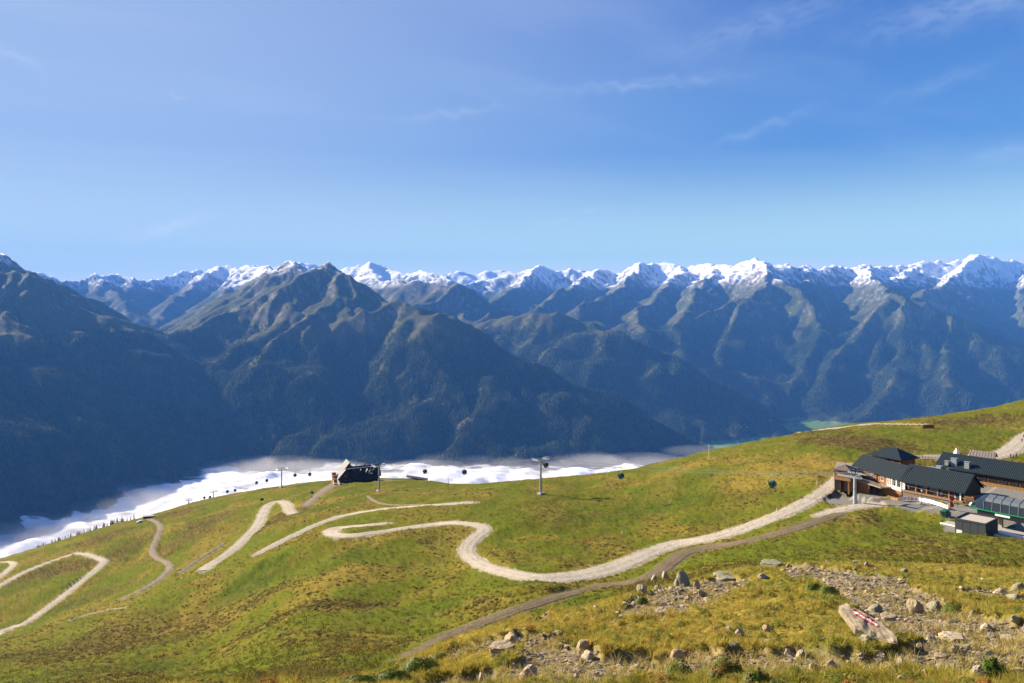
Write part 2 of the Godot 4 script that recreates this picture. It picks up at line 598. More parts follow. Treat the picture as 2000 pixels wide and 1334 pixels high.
func grid_instance(called: String, v: PackedVector3Array, n: PackedVector3Array, c: PackedColorArray, nc: int, nr: int) -> MeshInstance3D:
	var idx := PackedInt32Array()
	idx.resize((nc - 1) * (nr - 1) * 6)
	var k := 0
	for j in nr - 1:
		var b := j * nc
		for i in nc - 1:
			idx[k] = b + i
			idx[k + 1] = b + i + nc
			idx[k + 2] = b + i + 1
			idx[k + 3] = b + i + 1
			idx[k + 4] = b + i + nc
			idx[k + 5] = b + i + nc + 1
			k += 6
	var arr := []
	arr.resize(Mesh.ARRAY_MAX)
	arr[Mesh.ARRAY_VERTEX] = v
	arr[Mesh.ARRAY_NORMAL] = n
	arr[Mesh.ARRAY_COLOR] = c
	arr[Mesh.ARRAY_INDEX] = idx
	var mesh := ArrayMesh.new()
	mesh.add_surface_from_arrays(Mesh.PRIMITIVE_TRIANGLES, arr)
	var mi := MeshInstance3D.new()
	mi.name = numbered(called)
	mi.mesh = mesh
	add_child(mi)
	return mi

# ---------------------------------------------------------------- near hillside
# Profiles of the hillside along lines of sight: column u -> [distance, row v] (positive) or [distance, height] (negative).
const PROFILE_U := [-600, -300, 0, 200, 400, 600, 800, 1000, 1200, 1400, 1600, 1800, 2000, 2300, 2600]
const PROFILES := [
	[[20, -11.5], [60, -34.0], [140, -72.0], [260, -124.0], [340, -152.0], [420, -170.0], [540, -205.0]],
	[[20, -11.2], [60, -33.0], [140, -70.0], [260, -119.0], [340, -147.0], [420, -160.0], [540, -190.0]],
	[[20, -11.0], [60, -31.5], [140, 1334], [200, 1290], [260, 1262], [300, 1250], [340, 1235], [380, 1190], [420, 1147], [480, 1107], [540, 1091], [600, 1095]],
	[[20, -10.5], [60, -30.0], [125, 1334], [200, 1270], [260, 1225], [320, 1190], [380, 1150], [440, 1100], [500, 1055], [560, 1032], [640, 1038]],
	[[20, -10.2], [60, -29.6], [110, 1334], [160, 1290], [220, 1210], [270, 1150], [320, 1112], [350, 1097], [420, 1050], [500, 1010], [580, 985], [640, 976], [720, 982]],
	[[20, -9.9], [50, -24.9], [90, 1318], [140, 1250], [190, 1180], [235, 1110], [265, 1062], [290, 1050], [330, 1034], [370, 1010], [420, 987], [480, 966], [540, 949], [600, 943], [700, 952]],
	[[15, 1352], [22, 1292], [28, 1300], [40, 1330], [80, 1312], [115, 1275], [150, 1230], [190, 1165], [230, 1100], [260, 1046], [277, 1030], [300, 1013], [330, 992], [360, 982], [400, 970], [450, 955], [500, 945], [560, 937], [620, 940]],
	[[13, 1345], [18, 1282], [24, 1228], [29, 1216], [40, 1242], [80, 1248], [120, 1226], [132, 1207], [160, 1160], [185, 1122], [210, 1090], [240, 1055], [270, 1015], [300, 993], [345, 965], [380, 950], [420, 941], [480, 944]],
	[[13, 1348], [18, 1270], [25, 1214], [32, 1177], [37, 1172], [50, 1196], [90, 1186], [140, 1162], [165, 1148], [185, 1116], [210, 1085], [250, 1040], [290, 1000], [340, 960], [390, 930], [420, 922], [480, 930]],
	[[12, 1350], [16, 1268], [22, 1218], [30, 1172], [39, 1132], [45, 1119], [56, 1138], [100, 1132], [150, 1105], [180, 1083], [198, 1068], [215, 1050], [235, 1020], [265, 980], [300, 945], [340, 915], [380, 890], [410, 878], [460, 888]],
	[[12, 1350], [16, 1263], [22, 1210], [30, 1164], [42, 1114], [50, 1099], [62, 1112], [110, 1122], [150, 1089], [185, 1050], [210, 1015], [235, 978], [265, 943], [300, 905], [350, 868], [400, 848], [450, 838], [500, 844]],
	[[11, 1350], [16, 1255], [22, 1204], [32, 1158], [45, 1118], [60, 1100], [78, 1108], [112, 1112], [140, 1090], [160, 1069], [185, 1040], [205, 1018], [225, 985], [250, 950], [290, 905], [330, 870], [380, 840], [430, 820], [460, 816], [520, 824]],
	[[11, 1350], [16, 1258], [22, 1208], [32, 1163], [50, 1120], [75, 1100], [98, 1107], [124, 1107], [148, 1084], [165, 1065], [185, 1045], [210, 1010], [240, 967], [280, 915], [330, 865], [380, 825], [430, 792], [460, 783], [520, 790]],
	[[11, 1340], [16, 1250], [22, 1200], [32, 1155], [50, 1110], [75, 1092], [100, 1088], [140, 1085], [165, 1062], [185, 1040], [210, 1005], [240, 960], [280, 900], [330, 835], [380, 780], [430, 735], [460, 722], [520, 725]],
	[[11, 1330], [16, 1240], [22, 1190], [32, 1145], [50, 1100], [75, 1080], [100, 1075], [140, 1070], [165, 1050], [185, 1030], [210, 995], [240, 945], [280, 880], [330, 805], [380, 740], [430, 690], [460, 672], [520, 670]],
]
const TAB_N := 420
const TAB_D0 := 1.5
const TAB_D1 := 4600.0
var tab: Array = []
const PLATEAU := -57.2

func pchip(xs: PackedFloat64Array, ys: PackedFloat64Array, out_x: PackedFloat64Array) -> PackedFloat64Array:
	var n := xs.size()
	var h := PackedFloat64Array()
	var dl := PackedFloat64Array()
	for k in n - 1:
		h.append(xs[k + 1] - xs[k])
		dl.append((ys[k + 1] - ys[k]) / (xs[k + 1] - xs[k]))
	var m := PackedFloat64Array()
	m.append(dl[0])
	for k in range(1, n - 1):
		if dl[k - 1] * dl[k] <= 0.0:
			m.append(0.0)
		else:
			var w1 := 2.0 * h[k] + h[k - 1]
			var w2 := h[k] + 2.0 * h[k - 1]
			m.append((w1 + w2) / (w1 / dl[k - 1] + w2 / dl[k]))
	m.append(dl[n - 2])
	var out := PackedFloat64Array()
	var k := 0
	for x in out_x:
		while k < n - 2 and x > xs[k + 1]:
			k += 1
		var t := (x - xs[k]) / h[k]
		var t2 := t * t
		var t3 := t2 * t
		out.append((2 * t3 - 3 * t2 + 1) * ys[k] + (t3 - 2 * t2 + t) * h[k] * m[k] + (-2 * t3 + 3 * t2) * ys[k + 1] + (t3 - t2) * h[k] * m[k + 1])
	return out

func make_profiles() -> void:
	var ds := PackedFloat64Array()
	for k in TAB_N:
		ds.append(TAB_D0 * exp(log(TAB_D1 / TAB_D0) * k / (TAB_N - 1)))
	for c in PROFILES.size():
		var xs := PackedFloat64Array([0.0, 4.0])
		var ys := PackedFloat64Array([-1.65, -2.7])
		for kn in PROFILES[c]:
			xs.append(kn[0])
			ys.append(kn[1] if kn[1] < 0 else (HZ - kn[1]) / F * kn[0])
		var dl: float = xs[xs.size() - 1]
		var hl: float = ys[ys.size() - 1]
		for e in [[900.0, 0.40], [1500.0, 0.44], [2500.0, 0.43], [3600.0, 0.40], [4700.0, 0.30]]:
			hl -= (e[0] - dl) * e[1] * (1.0 if c < 9 else 1.08)
			dl = e[0]
			xs.append(dl)
			ys.append(hl)
		tab.append(pchip(xs, ys, ds))

func hill_base(x: float, d: float) -> float:
	var u := 1000.0 + F * x / d
	var cc := 0
	while cc < PROFILE_U.size() - 2 and u > PROFILE_U[cc + 1]:
		cc += 1
	var u0: float = PROFILE_U[cc]
	var u1: float = PROFILE_U[cc + 1]
	var t := clampf((u - u0) / (u1 - u0), 0.0, 1.0)
	var fd := clampf(log(d / TAB_D0) / log(TAB_D1 / TAB_D0) * (TAB_N - 1), 0.0, TAB_N - 1.001)
	var k := int(fd)
	var q := fd - k
	var last := PROFILE_U.size() - 1
	var p1: float = lerpf(tab[cc][k], tab[cc][k + 1], q)
	var p2: float = lerpf(tab[cc + 1][k], tab[cc + 1][k + 1], q)
	var c0 := maxi(cc - 1, 0)
	var c3 := mini(cc + 2, last)
	var p0: float = lerpf(tab[c0][k], tab[c0][k + 1], q)
	var p3: float = lerpf(tab[c3][k], tab[c3][k + 1], q)
	return p1 + 0.5 * t * (p2 - p0 + t * (2.0 * p0 - 5.0 * p1 + 4.0 * p2 - p3 + t * (3.0 * (p1 - p2) + p3 - p0)))

# where the line of sight through a pixel meets the hillside
func hit(u: float, v: float, from := 6.0, smooth_only := true) -> Vector3:
	var s := (u - 1000.0) / F
	var g := (HZ - v) / F
	var d := from
	var best := d
	var bg := 1e9
	while d < 900.0:
		var hh := hill_base(s * d, d) if smooth_only else ground(s * d, d)
		var gap := g * d - hh
		if gap <= 0.0:
			var lo := d / 1.006
			var hi := d
			for k in 12:
				var mid := 0.5 * (lo + hi)
				var hm := hill_base(s * mid, mid) if smooth_only else ground(s * mid, mid)
				if g * mid - hm <= 0.0:
					hi = mid
				else:
					lo = mid
			return Vector3(s * hi, g * hi, -hi)
		if gap / d < bg:
			bg = gap / d
			best = d
		d *= 1.006
	return Vector3(s * best, hill_base(s * best, best), -best)

# ---- roads: stamped into a map of edge distance and level
const RM_X0 := -330.0
const RM_D0 := 85.0
const RM_CELL := 0.8
const RM_NX := 780
const RM_ND := 640
var rm_e := PackedFloat32Array()
var rm_h := PackedFloat32Array()
var rm_k := PackedByteArray()

const ROADS := [
	# name, kind (0 pale gravel, 1 brown track, 2 grey asphalt, 3 grey path), points [u, v, half width]
	["gravel_road", 0, [[1648, 925, 2.2], [1605, 962, 2.4], [1560, 988, 2.6], [1500, 1014, 2.7], [1440, 1036, 2.7], [1380, 1051, 2.7], [1320, 1062, 2.8], [1270, 1079, 3.0], [1230, 1096, 3.2], [1180, 1113, 3.3], [1110, 1126, 3.3], [1040, 1127, 3.2], [980, 1115, 3.0], [942, 1102, 2.7], [918, 1087, 2.4], [912, 1070, 2.3], [926, 1051, 2.3], [944, 1037, 2.4], [940, 1028, 2.4], [915, 1022, 2.3], [870, 1021, 2.2], [800, 1030, 2.2], [740, 1039, 2.2], [690, 1045, 2.6], [655, 1044, 3.0], [648, 1036, 3.0], [670, 1030, 2.4], [710, 1026, 2.0], [757, 1021, 1.6]]],
	["gravel_road", 0, [[925, 981, 2.2], [880, 984, 2.2], [830, 987, 2.2], [760, 993, 2.2], [690, 1003, 2.1], [630, 1020, 2.1], [575, 1045, 2.0], [522, 1072, 2.0], [500, 1084, 2.0]]],
	["gravel_road", 0, [[398, 1114, 2.4], [408, 1105, 2.4], [440, 1085, 2.5], [475, 1056, 2.6], [503, 1026, 2.6], [514, 1002, 2.6], [524, 987, 2.8], [545, 979, 3.0], [559, 984, 3.0], [566, 998, 2.6], [572, 1004, 2.6]]],
	["gravel_road", 0, [[-60, 1258, 1.7], [0, 1236, 1.7], [50, 1216, 1.7], [90, 1189, 1.7], [130, 1159, 1.7], [175, 1123, 1.8], [201, 1099, 2.0], [194, 1091, 2.0], [160, 1081, 2.0], [130, 1086, 1.8], [60, 1112, 1.8], [0, 1143, 1.8], [-60, 1172, 1.8]]],
	["gravel_road", 0, [[-60, 1104, 1.6], [0, 1098, 1.6], [26, 1100, 1.8], [10, 1118, 1.6], [-50, 1160, 1.6]]],
	["dirt_track", 1, [[1640, 1003, 1.8], [1610, 1013, 1.8], [1560, 1030, 1.8], [1500, 1046, 1.8], [1440, 1059, 1.8], [1390, 1067, 1.8], [1340, 1079, 1.8], [1310, 1099, 1.8], [1282, 1121, 1.8], [1240, 1136, 1.8], [1180, 1147, 1.7], [1120, 1158, 1.6], [1060, 1174, 1.5], [1000, 1194, 1.45], [940, 1217, 1.4], [880, 1242, 1.4], [835, 1264, 1.4], [790, 1290, 1.4]]],
	["gravel_road", 0, [[1596, 1008, 1.6], [1630, 998, 2.0], [1662, 991, 2.2], [1700, 986, 2.4], [1760, 986, 2.4], [1812, 992, 2.4], [1850, 1000, 2.2]]],
	["stony_path", 3, [[292, 1014, 1.8], [306, 1020, 1.3], [313, 1031, 1.3], [306, 1050, 1.3], [297, 1075, 1.3], [306, 1089, 1.3], [325, 1098, 1.3], [331, 1109, 1.3], [315, 1128, 1.2], [280, 1150, 1.0], [240, 1168, 0.7]]],
	["stony_path", 3, [[252, 1185, 0.7], [205, 1192, 0.8], [150, 1208, 0.7], [90, 1230, 0.5]]],
	["stony_path", 3, [[350, 1119, 0.7], [375, 1102, 0.7], [405, 1082, 0.6], [440, 1060, 0.5]]],
	["stony_path", 3, [[598, 988, 2.0], [615, 972, 2.0], [632, 958, 2.4], [650, 948, 3.5], [662, 943, 4.0]]],
	["stony_path", 3, [[718, 968, 0.6], [735, 980, 0.7], [770, 986, 0.7], [830, 984, 0.5]]],
	["gravel_road", 0, [[1566, 843, 2.6], [1610, 838, 2.4], [1660, 833, 2.2], [1700, 828, 2.0], [1760, 828, 1.2], [1810, 830, 0.8]]],
	["gravel_road", 0, [[2060, 822, 3.0], [2010, 848, 3.2], [1990, 864, 3.4], [1968, 882, 4.0], [1920, 892, 5.0], [1860, 893, 4.0], [1800, 892, 3.0], [1760, 892, 2.4]]],
]

func stamp(x: float, d: float, y: float, hw: float, kind: int, reach := 4.0) -> void:
	var r := hw + reach
	var i0 := int((x - r - RM_X0) / RM_CELL)
	var i1 := int((x + r - RM_X0) / RM_CELL) + 1
	var j0 := int((d - r - RM_D0) / RM_CELL)
	var j1 := int((d + r - RM_D0) / RM_CELL) + 1
	for j in range(maxi(j0, 0), mini(j1 + 1, RM_ND)):
		for i in range(maxi(i0, 0), mini(i1 + 1, RM_NX)):
			var dx := RM_X0 + i * RM_CELL - x
			var dd := RM_D0 + j * RM_CELL - d
			var e := sqrt(dx * dx + dd * dd) - hw
			var at := j * RM_NX + i
			if e < rm_e[at]:
				rm_e[at] = e
				rm_h[at] = y
				rm_k[at] = kind

func road_line(pts: Array) -> Array:
	var ctrl: Array = []
	for p in pts:
		var w := hit(p[0], p[1], 62.0)
		ctrl.append([Vector3(w.x, w.y, w.z), p[2]])
	# even steps along a smooth curve
	var out: Array = []
	for k in ctrl.size() - 1:
		var p0: Vector3 = ctrl[maxi(k - 1, 0)][0]
		var p1: Vector3 = ctrl[k][0]
		var p2: Vector3 = ctrl[k + 1][0]
		var p3: Vector3 = ctrl[mini(k + 2, ctrl.size() - 1)][0]
		var n := maxi(2, int(p1.distance_to(p2) / 0.9))
		for i in n:
			var t := float(i) / n
			var q := p1.cubic_interpolate(p2, p0, p3, t)
			out.append([q, lerpf(ctrl[k][1], ctrl[k + 1][1], t)])
	out.append(ctrl[ctrl.size() - 1])
	# the road bed keeps to the hillside but evens it out
	for o in out:
		o[0].y = hill_base(o[0].x, -o[0].z)
	for pass_ in 6:
		for k in range(1, out.size() - 1):
			out[k][0].y = (out[k - 1][0].y + 2.0 * out[k][0].y + out[k + 1][0].y) * 0.25
	return out

var road_lines: Array = []

func stamp_roads() -> void:
	rm_e.resize(RM_NX * RM_ND)
	rm_e.fill(99.0)
	rm_h.resize(RM_NX * RM_ND)
	rm_k.resize(RM_NX * RM_ND)
	# level ground of the building area: [u, v, distance, radius]
	for p in [[1668, 996, 230, 4], [1640, 972, 246, 5], [1662, 981, 237, 7], [1690, 968, 240, 5], [1722, 975, 232, 6], [1760, 981, 226, 7], [1800, 987, 219, 7], [1850, 992, 213, 7], [1900, 1004, 206, 8], [1960, 1018, 200, 9], [2030, 1032, 196, 10], [1900, 1040, 192, 6], [1950, 1040, 192, 8], [1735, 925, 256, 6], [1760, 930, 248, 9], [1840, 945, 240, 12], [1900, 955, 230, 12], [1980, 965, 222, 14], [2060, 970, 220, 14], [1860, 920, 258, 9], [1930, 920, 254, 10], [2010, 930, 246, 12]]:
		var w := px(p[0], p[1], p[2])
		stamp(w.x, p[2], w.y, p[3], 2, 7.0)
	# terrace of the lower lodge
	for p in [[664, 540, 7], [690, 543, 10], [715, 545, 10], [745, 548, 9]]:
		var w := px(p[0], 0, p[1])
		stamp(w.x, p[1], -122.5, p[2], 3, 6.0)
	for r in ROADS:
		var line := road_line(r[2])
		road_lines.append([r[0], r[1], line])
		for o in line:
			var p: Vector3 = o[0]
			stamp(p.x, -p.z, p.y, o[1], r[1])

func road_at(x: float, d: float) -> Array:
	var fi := (x - RM_X0) / RM_CELL
	var fj := (d - RM_D0) / RM_CELL
	if fi < 0.0 or fj < 0.0 or fi >= RM_NX - 1 or fj >= RM_ND - 1:
		return [99.0, 0.0, 0]
	var i := int(fi)
	var j := int(fj)
	var a := j * RM_NX + i
	var ti := fi - i
	var tj := fj - j
	var e := lerpf(lerpf(rm_e[a], rm_e[a + 1], ti), lerpf(rm_e[a + RM_NX], rm_e[a + RM_NX + 1], ti), tj)
	if e > 8.0:
		return [e, 0.0, 0]
	# level from the cells that know it
	var hs := 0.0
	var ws := 0.0
	for q in 2:
		for p in 2:
			var o := a + q * RM_NX + p
			if rm_e[o] < 9.0:
				var w := (ti if p else 1.0 - ti) * (tj if q else 1.0 - tj) + 1e-4
				hs += rm_h[o] * w
				ws += w
	return [e, hs / maxf(ws, 1e-6), rm_k[a]]

# worn ground of the footpath in the rocky slope: distance to its lines
var trail: Array = []
const TRAILS := [
	[[860, 1326, 0.8], [960, 1322, 1.3], [1060, 1318, 1.7], [1160, 1306, 1.9], [1250, 1294, 1.8], [1330, 1284, 1.6], [1450, 1282, 1.5], [1560, 1290, 1.4], [1660, 1296, 1.4], [1760, 1300, 1.5], [1860, 1290, 1.5], [1960, 1275, 1.6], [2080, 1262, 1.7]],
	[[890, 1278, 1.0], [930, 1262, 1.5], [980, 1254, 1.7], [1030, 1252, 1.2], [1075, 1262, 0.9], [1100, 1290, 1.0]],
	[[1240, 1200, 1.2], [1290, 1184, 1.7], [1335, 1160, 2.2], [1390, 1132, 2.0]],
	[[1570, 1108, 2.0], [1640, 1120, 3.0], [1690, 1142, 2.4], [1735, 1165, 2.0], [1800, 1190, 1.7], [1850, 1215, 1.8], [1900, 1245, 1.9], [1985, 1225, 1.9]],
	[[1745, 1190, 1.0], [1780, 1215, 1.2], [1830, 1240, 1.3]],
	[[1960, 1150, 1.5], [1900, 1160, 1.0], [2040, 1170, 1.6]],
	[[1000, 1215, 0.3], [1060, 1212, 0.35], [1100, 1215, 0.2]],
]

func make_trails() -> void:
	for t in TRAILS:
		var line: Array = []
		for p in t:
			var w := hit(p[0], p[1], 8.0)
			line.append(Vector3(w.x, -w.z, p[2]))
		trail.append(line)

func trail_at(x: float, d: float) -> float:
	var best := 9.0
	for line in trail:
		for k in line.size() - 1:
			var a: Vector3 = line[k]
			var b: Vector3 = line[k + 1]
			var ab := Vector2(b.x - a.x, b.y - a.y)
			var t := clampf(((x - a.x) * ab.x + (d - a.y) * ab.y) / maxf(ab.length_squared(), 1e-6), 0.0, 1.0)
			var e := Vector2(x - a.x - ab.x * t, d - a.y - ab.y * t).length() - lerpf(a.z, b.z, t)
			best = minf(best, e)
	return best

func ground(x: float, d: float) -> float:
	return ground_full(x, d, road_at(x, d), trail_at(x, d) if d < 62.0 else 9.0)

func ground_full(x: float, d: float, rd: Array, tr: float) -> float:
	var h := hill_base(x, d)
	var farther := smoothstep(50.0, 140.0, d)
	h += farther * (1.1 * noise_b.get_noise_2d(x / 34.0, d / 34.0) + 0.34 * noise_a.get_noise_2d(x / 9.0, d / 9.0))
	if d > 100.0 and d < 640.0:
		pass
		for k in range(0, bump_xy.size(), 5):
			var ex := (x - bump_xy[k]) / bump_xy[k + 2]
			if absf(ex) < 2.2:
				var ed := (d - bump_xy[k + 1]) / bump_xy[k + 3]
				if absf(ed) < 2.2:
					h += bump_xy[k + 4] * exp(-(ex * ex + ed * ed) * 1.3)
	h += 0.16 * noise_a.get_noise_2d(x / 2.6 + 4.0, d / 2.6)
	if d < 90.0:
		var near := smoothstep(90.0, 50.0, d)
		var worn := tr + 0.35 * noise_c.get_noise_2d(x / 0.8, d / 0.8)
		h += near * (0.30 * noise_a.get_noise_2d(x / 4.5 + 8.0, d / 4.5) + 0.07 * noise_a.get_noise_2d(x / 0.7, d / 0.7))
		h -= near * 0.26 * smoothstep(0.18, -0.12, worn)
	if rd[0] < 7.5:
		var reach := 6.0 if rd[2] >= 2 else 2.8
		h = lerpf(h, rd[1] - 0.12, smoothstep(reach, 0.3, rd[0]))
	return h

# patches of colour: [u, v, half width, half height in pixels, kind, strength]; 0 lawn, 1 straw, 2 heath, 3 dark green
const PATCHES := [
	[1600, 1055, 190, 28, 0, 1.0], [1480, 1075, 120, 18, 0, 0.8], [1800, 1030, 80, 40, 0, 0.9], [1850, 858, 130, 25, 0, 1.0], [1980, 800, 80, 12, 0, 0.7], [1700, 850, 80, 12, 0, 0.7],
	[1450, 868, 120, 14, 0, 0.8], [1490, 930, 130, 30, 1, 0.75], [1600, 900, 60, 30, 1, 0.8], [1650, 860, 80, 22, 2, 1.0], [1720, 868, 60, 18, 2, 0.7], [1900, 822, 110, 10, 2, 0.9], [1600, 842, 60, 6, 2, 0.8], [1520, 850, 70, 6, 2, 1.0], [1780, 815, 80, 5, 2, 0.8],
	[1300, 960, 120, 25, 3, 0.5], [1250, 1000, 200, 18, 3, 0.6], [1100, 975, 150, 20, 0, 0.6], [1330, 918, 70, 8, 1, 0.6], [1300, 898, 60, 7, 2, 0.6], [1100, 1030, 160, 10, 0, 0.6], [1080, 1085, 110, 20, 0, 0.5], [1040, 1050, 70, 6, 1, 0.5],
	[1420, 990, 120, 25, 0, 0.5], [1480, 960, 60, 6, 2, 0.5],
	[860, 945, 120, 12, 0, 0.8], [900, 1000, 100, 10, 0, 0.6], [800, 1065, 90, 16, 0, 0.9], [690, 1075, 60, 16, 3, 0.7], [850, 1100, 60, 30, 0, 0.5], [700, 1130, 90, 30, 1, 0.8], [600, 1170, 60, 30, 1, 0.7], [520, 1160, 60, 22, 2, 0.7], [840, 1055, 30, 8, 2, 0.8],
	[900, 1150, 120, 22, 0, 0.7], [650, 1215, 160, 24, 0, 0.7], [850, 1190, 60, 20, 3, 0.6], [620, 1190, 150, 10, 2, 0.8], [400, 1185, 120, 14, 2, 0.9], [480, 1130, 100, 22, 3, 0.9], [620, 1080, 70, 20, 0, 0.5],
	[300, 1225, 200, 26, 1, 0.5], [150, 1260, 150, 30, 2, 0.7], [300, 1250, 120, 24, 2, 0.6], [450, 1290, 150, 30, 0, 0.6], [200, 1310, 150, 24, 3, 0.6], [700, 1260, 90, 30, 1, 0.5], [60, 1290, 80, 30, 0, 0.4], [560, 1320, 120, 20, 1, 0.5],
	[120, 1110, 90, 14, 2, 0.9], [60, 1130, 60, 10, 2, 0.6], [140, 1130, 40, 8, 0, 0.9], [60, 1165, 70, 14, 0, 0.6], [180, 1165, 90, 14, 2, 0.6], [100, 1195, 60, 14, 3, 0.6], [270, 1115, 60, 16, 0, 0.9], [250, 1070, 50, 24, 2, 0.7], [200, 1050, 60, 12, 2, 0.7], [280, 1140, 60, 14, 0, 0.7], [380, 1040, 70, 26, 2, 0.8], [430, 1010, 80, 12, 2, 0.7], [480, 1000, 50, 26, 0, 0.9], [350, 1000, 60, 8, 2, 0.8], [450, 1090, 40, 16, 0, 0.5], [600, 950, 40, 10, 0, 1.0], [560, 1010, 60, 16, 2, 1.0], [620, 1000, 50, 12, 3, 0.6], [660, 990, 60, 8, 0, 0.7], [640, 978, 50, 5, 1, 0.5],
	[1750, 1112, 160, 8, 1, 0.9], [1930, 1118, 120, 12, 1, 1.0], [1420, 1180, 150, 40, 1, 0.7], [1580, 1190, 80, 30, 1, 0.6], [1350, 1210, 150, 20, 1, 0.8], [1600, 1240, 90, 20, 1, 0.8], [1250, 1190, 40, 12, 3, 0.7], [1140, 1180, 90, 14, 3, 0.6], [1060, 1195, 60, 10, 3, 0.4], [1640, 1150, 40, 12, 3, 0.7], [1850, 1190, 60, 12, 3, 0.5], [1950, 1190, 50, 30, 2, 0.5], [1250, 1320, 60, 16, 1, 0.9], [1700, 1325, 100, 14, 1, 0.6],
]
var patch_xy := PackedFloat32Array()
# mounds and hollows of the hillside: [u, v, half width m, half depth m, height m]
const BUMPS := [[470, 1145, 26, 26, -3.5], [560, 1022, 22, 16, 2.2], [640, 1006, 22, 14, 1.6], [690, 1125, 26, 24, 2.4], [800, 1105, 20, 18, -1.8], [610, 1082, 16, 12, -1.8], [1250, 985, 38, 28, -1.6], [1150, 1008, 28, 22, 1.4], [1350, 940, 32, 24, 1.7], [1480, 985, 26, 22, -1.5], [300, 1180, 24, 20, 2.0], [150, 1140, 20, 18, 1.8], [280, 1078, 16, 24, -2.2], [400, 1040, 20, 24, 2.2], [1050, 1155, 12, 10, 0.9], [250, 1240, 20, 22, -2.4], [520, 1240, 18, 20, 1.8], [380, 1290, 14, 16, -1.6], [120, 1230, 14, 20, 1.6]]
var bump_xy := PackedFloat32Array()

func make_patches() -> void:
	for p in BUMPS:
		var m := hit(p[0], p[1], 62.0)
		bump_xy.append_array(PackedFloat32Array([m.x, -m.z, p[2], p[3], p[4]]))
	for p in PATCHES:
		var c := hit(p[0], p[1], 10.0)
		var a := hit(p[0], p[1] - p[3], 10.0)
		var b := hit(p[0], p[1] + p[3], 10.0)
		var rx: float = p[2] / F * -c.z
		var rz := clampf(0.5 * (absf(a.z - c.z) + absf(b.z - c.z)), rx * 0.15, rx * 2.5)
		patch_xy.append_array(PackedFloat32Array([c.x, -c.z, rx, rz, p[4], p[5]]))

const TONE := [Color(0.108, 0.128, 0.014), Color(0.270, 0.200, 0.042), Color(0.100, 0.073, 0.025), Color(0.056, 0.086, 0.012)]

func near_color(x: float, d: float, rd: Array, tr: float) -> Color:
	var f1 := noise_a.get_noise_2d(x / 34.0 + 3.0, d / 40.0)
	var f2 := noise_a.get_noise_2d(x / 8.0 + 70.0, d / 10.0)
	var f3 := noise_a.get_noise_2d(x / 1.3 - 20.0, d / 1.7)
	var c := Color(0.148, 0.138, 0.020).lerp(TONE[0], smoothstep(-0.12, 0.25, f1 + 0.3 * f2))
	c = c.lerp(TONE[1], 0.5 * smoothstep(0.05, 0.40, -f1 + 0.45 * f2))
	var heath := 0.6 * smoothstep(0.16, 0.40, f2 - 0.4 * f1 + 0.15 * f3)
	c = c.lerp(TONE[2], heath)
	for k in range(0, patch_xy.size(), 6):
		var ex := (x - patch_xy[k]) / patch_xy[k + 2]
		if absf(ex) > 1.6:
			continue
		var ed := (d - patch_xy[k + 1]) / patch_xy[k + 3]
		var r := ex * ex + ed * ed
		if r > 2.2:
			continue
		var w := smoothstep(1.20, 0.15, r + 1.0 * f2 + 0.5 * f3) * patch_xy[k + 5]
		var kind := int(patch_xy[k + 4])
		c = c.lerp(TONE[kind], w * 0.9)
		heath = lerpf(heath, 1.0 if kind == 2 else 0.0, w)
	if d < 70.0:
		c = c.lerp(TONE[1], smoothstep(75.0, 45.0, d) * 0.55 * smoothstep(-0.25, 0.2, f2))
	# blades, stalks and dead leaves vary from place to place
	c *= 1.0 + f3 * (0.34 + 0.5 * heath) + 0.22 * f2
	c.a = 1.0
	if d < 70.0:
		var f4 := noise_c.get_noise_2d(x / 0.35, d / 0.3)
		var worn := tr + 0.35 * noise_c.get_noise_2d(x / 0.8, d / 0.8) + 0.15 * f4
		c = c.lerp(Color(0.172, 0.136, 0.082).lerp(Color(0.29, 0.232, 0.145), smoothstep(-0.2, 0.3, f4)), smoothstep(0.12, -0.05, worn))
	if rd[0] < 3.0:
		var e: float = rd[0] + 0.9 * f3 + 0.5 * f2
		var g: Color = [Color(0.40, 0.345, 0.255), Color(0.20, 0.16, 0.10), Color(0.25, 0.24, 0.215), Color(0.28, 0.235, 0.17)][rd[2]]
		c = c.lerp(g, smoothstep(0.9, 0.1, e))
	return c

var near_s := PackedFloat32Array()
var near_d := PackedFloat32Array()

